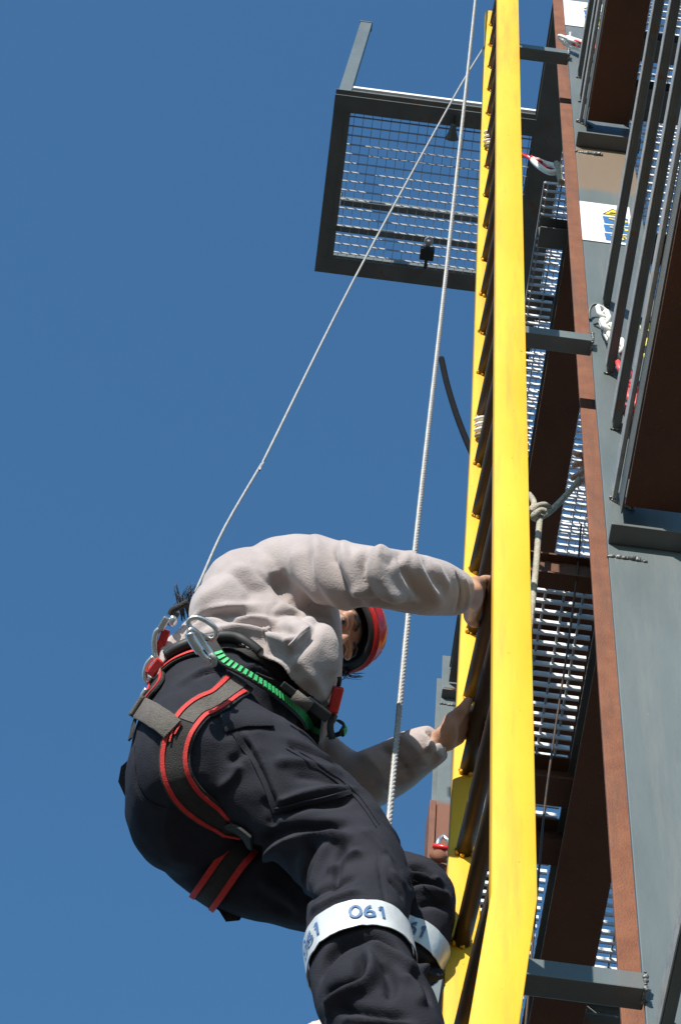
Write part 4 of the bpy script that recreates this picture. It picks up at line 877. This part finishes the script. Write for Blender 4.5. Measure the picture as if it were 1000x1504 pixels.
# ---- thigh pocket, seams, reflective bands with lettering
PK = strap(tt, [(328, 1064), (350, 1058), (375, 1058), (398, 1060)], .040, .005, .003, 'pocket_flap', 'navy', trousers)
strap(tt, [(346, 1078), (368, 1110), (388, 1150), (406, 1192)], .012, .004, .001, 'pocket_edge', 'navy', trousers)
strap(tt, [(405, 1190), (440, 1180), (480, 1172), (515, 1164)], .010, .004, .001, 'pocket_edge', 'navy', trousers)
for off_ in (0, 4): strap(tt, [(552 + off_, 1250), (562 + off_, 1296), (567 + off_, 1328)], .0018, .0012, .0002, 'seam', 'navy', trousers)
strap(tt, [(198, 1095), (199, 1130), (208, 1165), (228, 1184), (256, 1190)], .003, .0015, .001, 'seam', 'navy', trousers)
def girdle(tree, centre, axis, width, thick, off, name, m, parent, rad=.16):
    """band all the way round a limb"""
    axis = axis / np.linalg.norm(axis); e1 = np.cross(axis, [0, 1, 0]); e1 /= np.linalg.norm(e1); e2 = np.cross(axis, e1); p, n = [], []
    for k in range(72):
        a = 2 * math.pi * k / 72 + math.pi / 2; d = e1 * math.cos(a) + e2 * math.sin(a)
        h = tree.ray_cast(Vector(centre), Vector(d), rad)
        p.append(np.array(h[0]) if h[0] is not None else centre + d * .09); n.append(d)
    p, n = np.array(p), np.array(n)
    for _ in range(2): p = p * .5 + (np.roll(p, 1, 0) + np.roll(p, -1, 0)) * .25
    p = np.vstack([p, p[:1]]) + np.vstack([n, n[:1]]) * off; n = np.vstack([n, n[:1]])
    s = np.tile(axis, (len(p), 1))
    for k in range(len(p)):                           # slack, slightly creased tape
        p[k] = p[k] + n[k] * .0022 * noise.noise(Vector((0, 0, (k % 72) * .55))) + s[k] * .004 * noise.noise(Vector((5, 0, (k % 72) * .16)))
    wd = [width * (1 + .06 * noise.noise(Vector((9, 3, (k % 72) * .4)))) for k in range(len(p))]
    sag = [.0025 * noise.noise(Vector((2, 8, (k % 72) * .7))) for k in range(len(p))]
    rings = [[p[k] + s[k] * wd[k] / 2, p[k] + s[k] * wd[k] / 2 + n[k] * thick, p[k] + n[k] * (thick + sag[k]), p[k] - s[k] * wd[k] / 2 + n[k] * thick, p[k] - s[k] * wd[k] / 2] for k in range(len(p))]
    o = smooth_angle(MB().loft(rings, False).build(name, m, parent), 45)
    return o, p, n, s, thick
ax_n = P(524, 1330, 4.58) - P(545, 1450, 4.38); ax_f = P(616, 1350, 4.73) - P(575, 1440, 4.63)
BN = girdle(tt, P(526, 1404, 4.455), ax_n, .072, .002, .006, 'reflective_band', 'reflective', trousers)
BF = girdle(tt, P(598, 1398, 4.675), ax_f, .050, .002, .005, 'reflective_band', 'reflective', trousers)
def proj(w):
    q = np.array(w) - EYE; d = q @ fw; return np.array([CX + F * (q @ ex) / d, CY - F * (q @ ey) / d])
def lettering(S, text, at_px, height, v0):
    us = np.linspace(0, 1, 400); best = min(us, key=lambda u: np.linalg.norm(proj(along(S, u)[0]) - at_px) + (0 if along(S, u)[1] @ fw < 0 else 1e3))
    dirn = 1 if proj(along(S, min(best + .02, 1))[0])[0] > proj(along(S, max(best - .02, 0))[0])[0] else -1; u0 = best
    strokes = {'0': [[(.30 + .26 * math.cos(a), .5 + .42 * math.sin(a)) for a in [k * math.pi / 10 for k in range(21)]]],
               '6': [[(.27 + .22 * math.cos(a), .29 + .21 * math.sin(a)) for a in [k * math.pi / 9 for k in range(19)]], [(.06, .34), (.10, .55), (.22, .76), (.40, .90)]],
               '1': [[(.06, .70), (.16, .78), (.24, .90)], [(.24, .92), (.24, .5), (.24, .06)]]}
    mbx = MB(); x0 = 0.0
    for ch in text:
        for pl in strokes[ch]:
            q = np.array(pl) * height; q[:, 0] += x0
            t = np.gradient(q, axis=0); t /= np.linalg.norm(t, axis=1)[:, None]; nn = np.stack([-t[:, 1], t[:, 0]], 1) * height * .075
            vv_ = [(*(q[k] + e * nn[k]), 0) for k in range(len(q)) for e in (-1, 1)]
            mbx.add(vv_, [(2 * k, 2 * k + 1, 2 * k + 3, 2 * k + 2) for k in range(len(q) - 1)])
        x0 += height * (.42 if ch == '1' else .68)
    me = mbx.mesh('lettering')
    vv = get_v(me); L = along(S, 0)[3]; out = []
    sgn = 1 if along(S, .5)[2] @ ey > 0 else -1
    for x, y, z in vv:
        c, n, s, _ = along(S, (u0 + dirn * x / L) % 1.0); out.append(c + n * (S[4] + .0030) + s * sgn * (y + v0))
    set_v(me, np.array(out)); me.name = 'lettering'
    return link('lettering', me, 'print_blue', trousers)
lettering(BN, '061', (459, 1402), .036, -.018); lettering(BN, '061', (517, 1358), .036, -.018); lettering(BF, '061', (586, 1352), .030, -.015)
for pts_ in ([(420, 1100), (470, 1130), (520, 1170), (552, 1215)], [(424, 1096), (474, 1126), (524, 1166), (556, 1211)], [(300, 985), (320, 990), (338, 1000)], [(600, 1290), (620, 1300), (640, 1318)]):
    strap(tt, pts_, .0022, .0012, .0012, 'seam', 'navy', trousers, sub=14, smooth=1)
strap(ft, [(668, 838), (675, 856), (676, 878), (668, 902)], .002, .001, .0002, 'cuff_seam', 'fleece', fleece)
# fleece pocket piping and cuffs
strap(ft, [(425, 948), (438, 935), (452, 922)], .007, .004, .001, 'pocket_piping', 'fleece', fleece)

# ---- boots
def boot(heel, ankle, toe, w=.045):
    heel, ankle, toe = [np.array(q) for q in (heel, ankle, toe)]; f = toe - heel; L = np.linalg.norm(f); f /= L
    up_ = np.array([0, 0, 1.0]); sd = np.cross(f, up_); sd /= np.linalg.norm(sd); up_ = np.cross(sd, f)
    def sec(k, hw, hh, z): return ring(heel + f * L * k + up_ * z, sd * hw, up_ * hh, 20, 2.6)
    b = MB(); b.loft([sec(.0, .028, .030, .045), sec(.08, .034, .042, .05), sec(.3, .038, .045, .055), sec(.55, .042, .036, .045), sec(.8, .044, .028, .036), sec(.95, .034, .022, .03), sec(1.0, .016, .012, .028)])
    b.tube([heel + f * L * .2 + up_ * .06, heel + f * L * .2 + up_ * .15], .042, 18)
    me = remesh(b, .006, 'boot', 3); me.polygons.foreach_set('use_smooth', [True] * len(me.polygons)); o = link('boot', me, 'boot', climber)
    s = MB(); pts = [(.0, .03), (.1, .037), (.35, .036), (.6, .044), (.85, .045), (1.0, .025), (1.02, .0)]
    loop = [heel + f * L * k + sd * h for k, h in pts] + [heel + f * L * k - sd * h for k, h in pts[::-1][1:]]
    s.loft([[q - up_ * .006 for q in loop], [q + up_ * .016 for q in loop]]); s.build('sole', 'rubber', o)
n0 = P(560, 1512, 4.29)
boot(n0 + np.array([-.075, 0, -.13]), n0, n0 + np.array([.205, 0, -.12]))
f0 = P(508, 1545, 4.52)
boot(f0 + np.array([-.085, 0, -.115]), f0, f0 + np.array([.19, .01, -.09]))

# ------------------------------------------------------------------ a helper's arm behind the column, only fingertips show
hp_ = thing('person', 'hand of a helper behind the near column, fingertips holding the cream rope', 'person', tuple(P(880, 720, 6.8)))
hb = MB(); yh = 3.005
for (a, b, c_, r) in (((842, 664), (848, 668), (862, 668), .0085), ((840, 684), (848, 682), (864, 680), .0095), ((837, 704), (846, 699), (864, 693), .0095), ((846, 714), (852, 708), (866, 704), .009)):
    hb.tube(cat_rom([on(*a, 1, yh - .006), on(*b, 1, yh - .012), on(*c_, 1, yh + .006)], 4), [r * .82, r * .95] + [r] * 7, 10)
hb.ellipsoid(on(868, 686, 1, yh + .012), (.035, 0, 0), (0, .018, 0), (0, 0, .05), 14, 10)
w0 = on(884, 690, 1, yh + .02)
hb.tube([on(868, 686, 1, yh + .012), w0, w0 + np.array([.10, .06, -.03])], [.028, .026, .032], 12)
hm = remesh(hb, .0035, 'hand', 2); hm.polygons.foreach_set('use_smooth', [True] * len(hm.polygons)); link('hand', hm, 'skin', hp_)
MB().tube(cat_rom([w0 + np.array([.03, .02, -.01]), w0 + np.array([.12, .07, -.035]), w0 + np.array([.25, .16, -.04]), w0 + np.array([.33, .24, .10]), w0 + np.array([.36, .28, .25])], 5), [.037] * 6 + [.045] * 7 + [.055] * 8, 14).build('sleeve', 'navy', hp_, True)
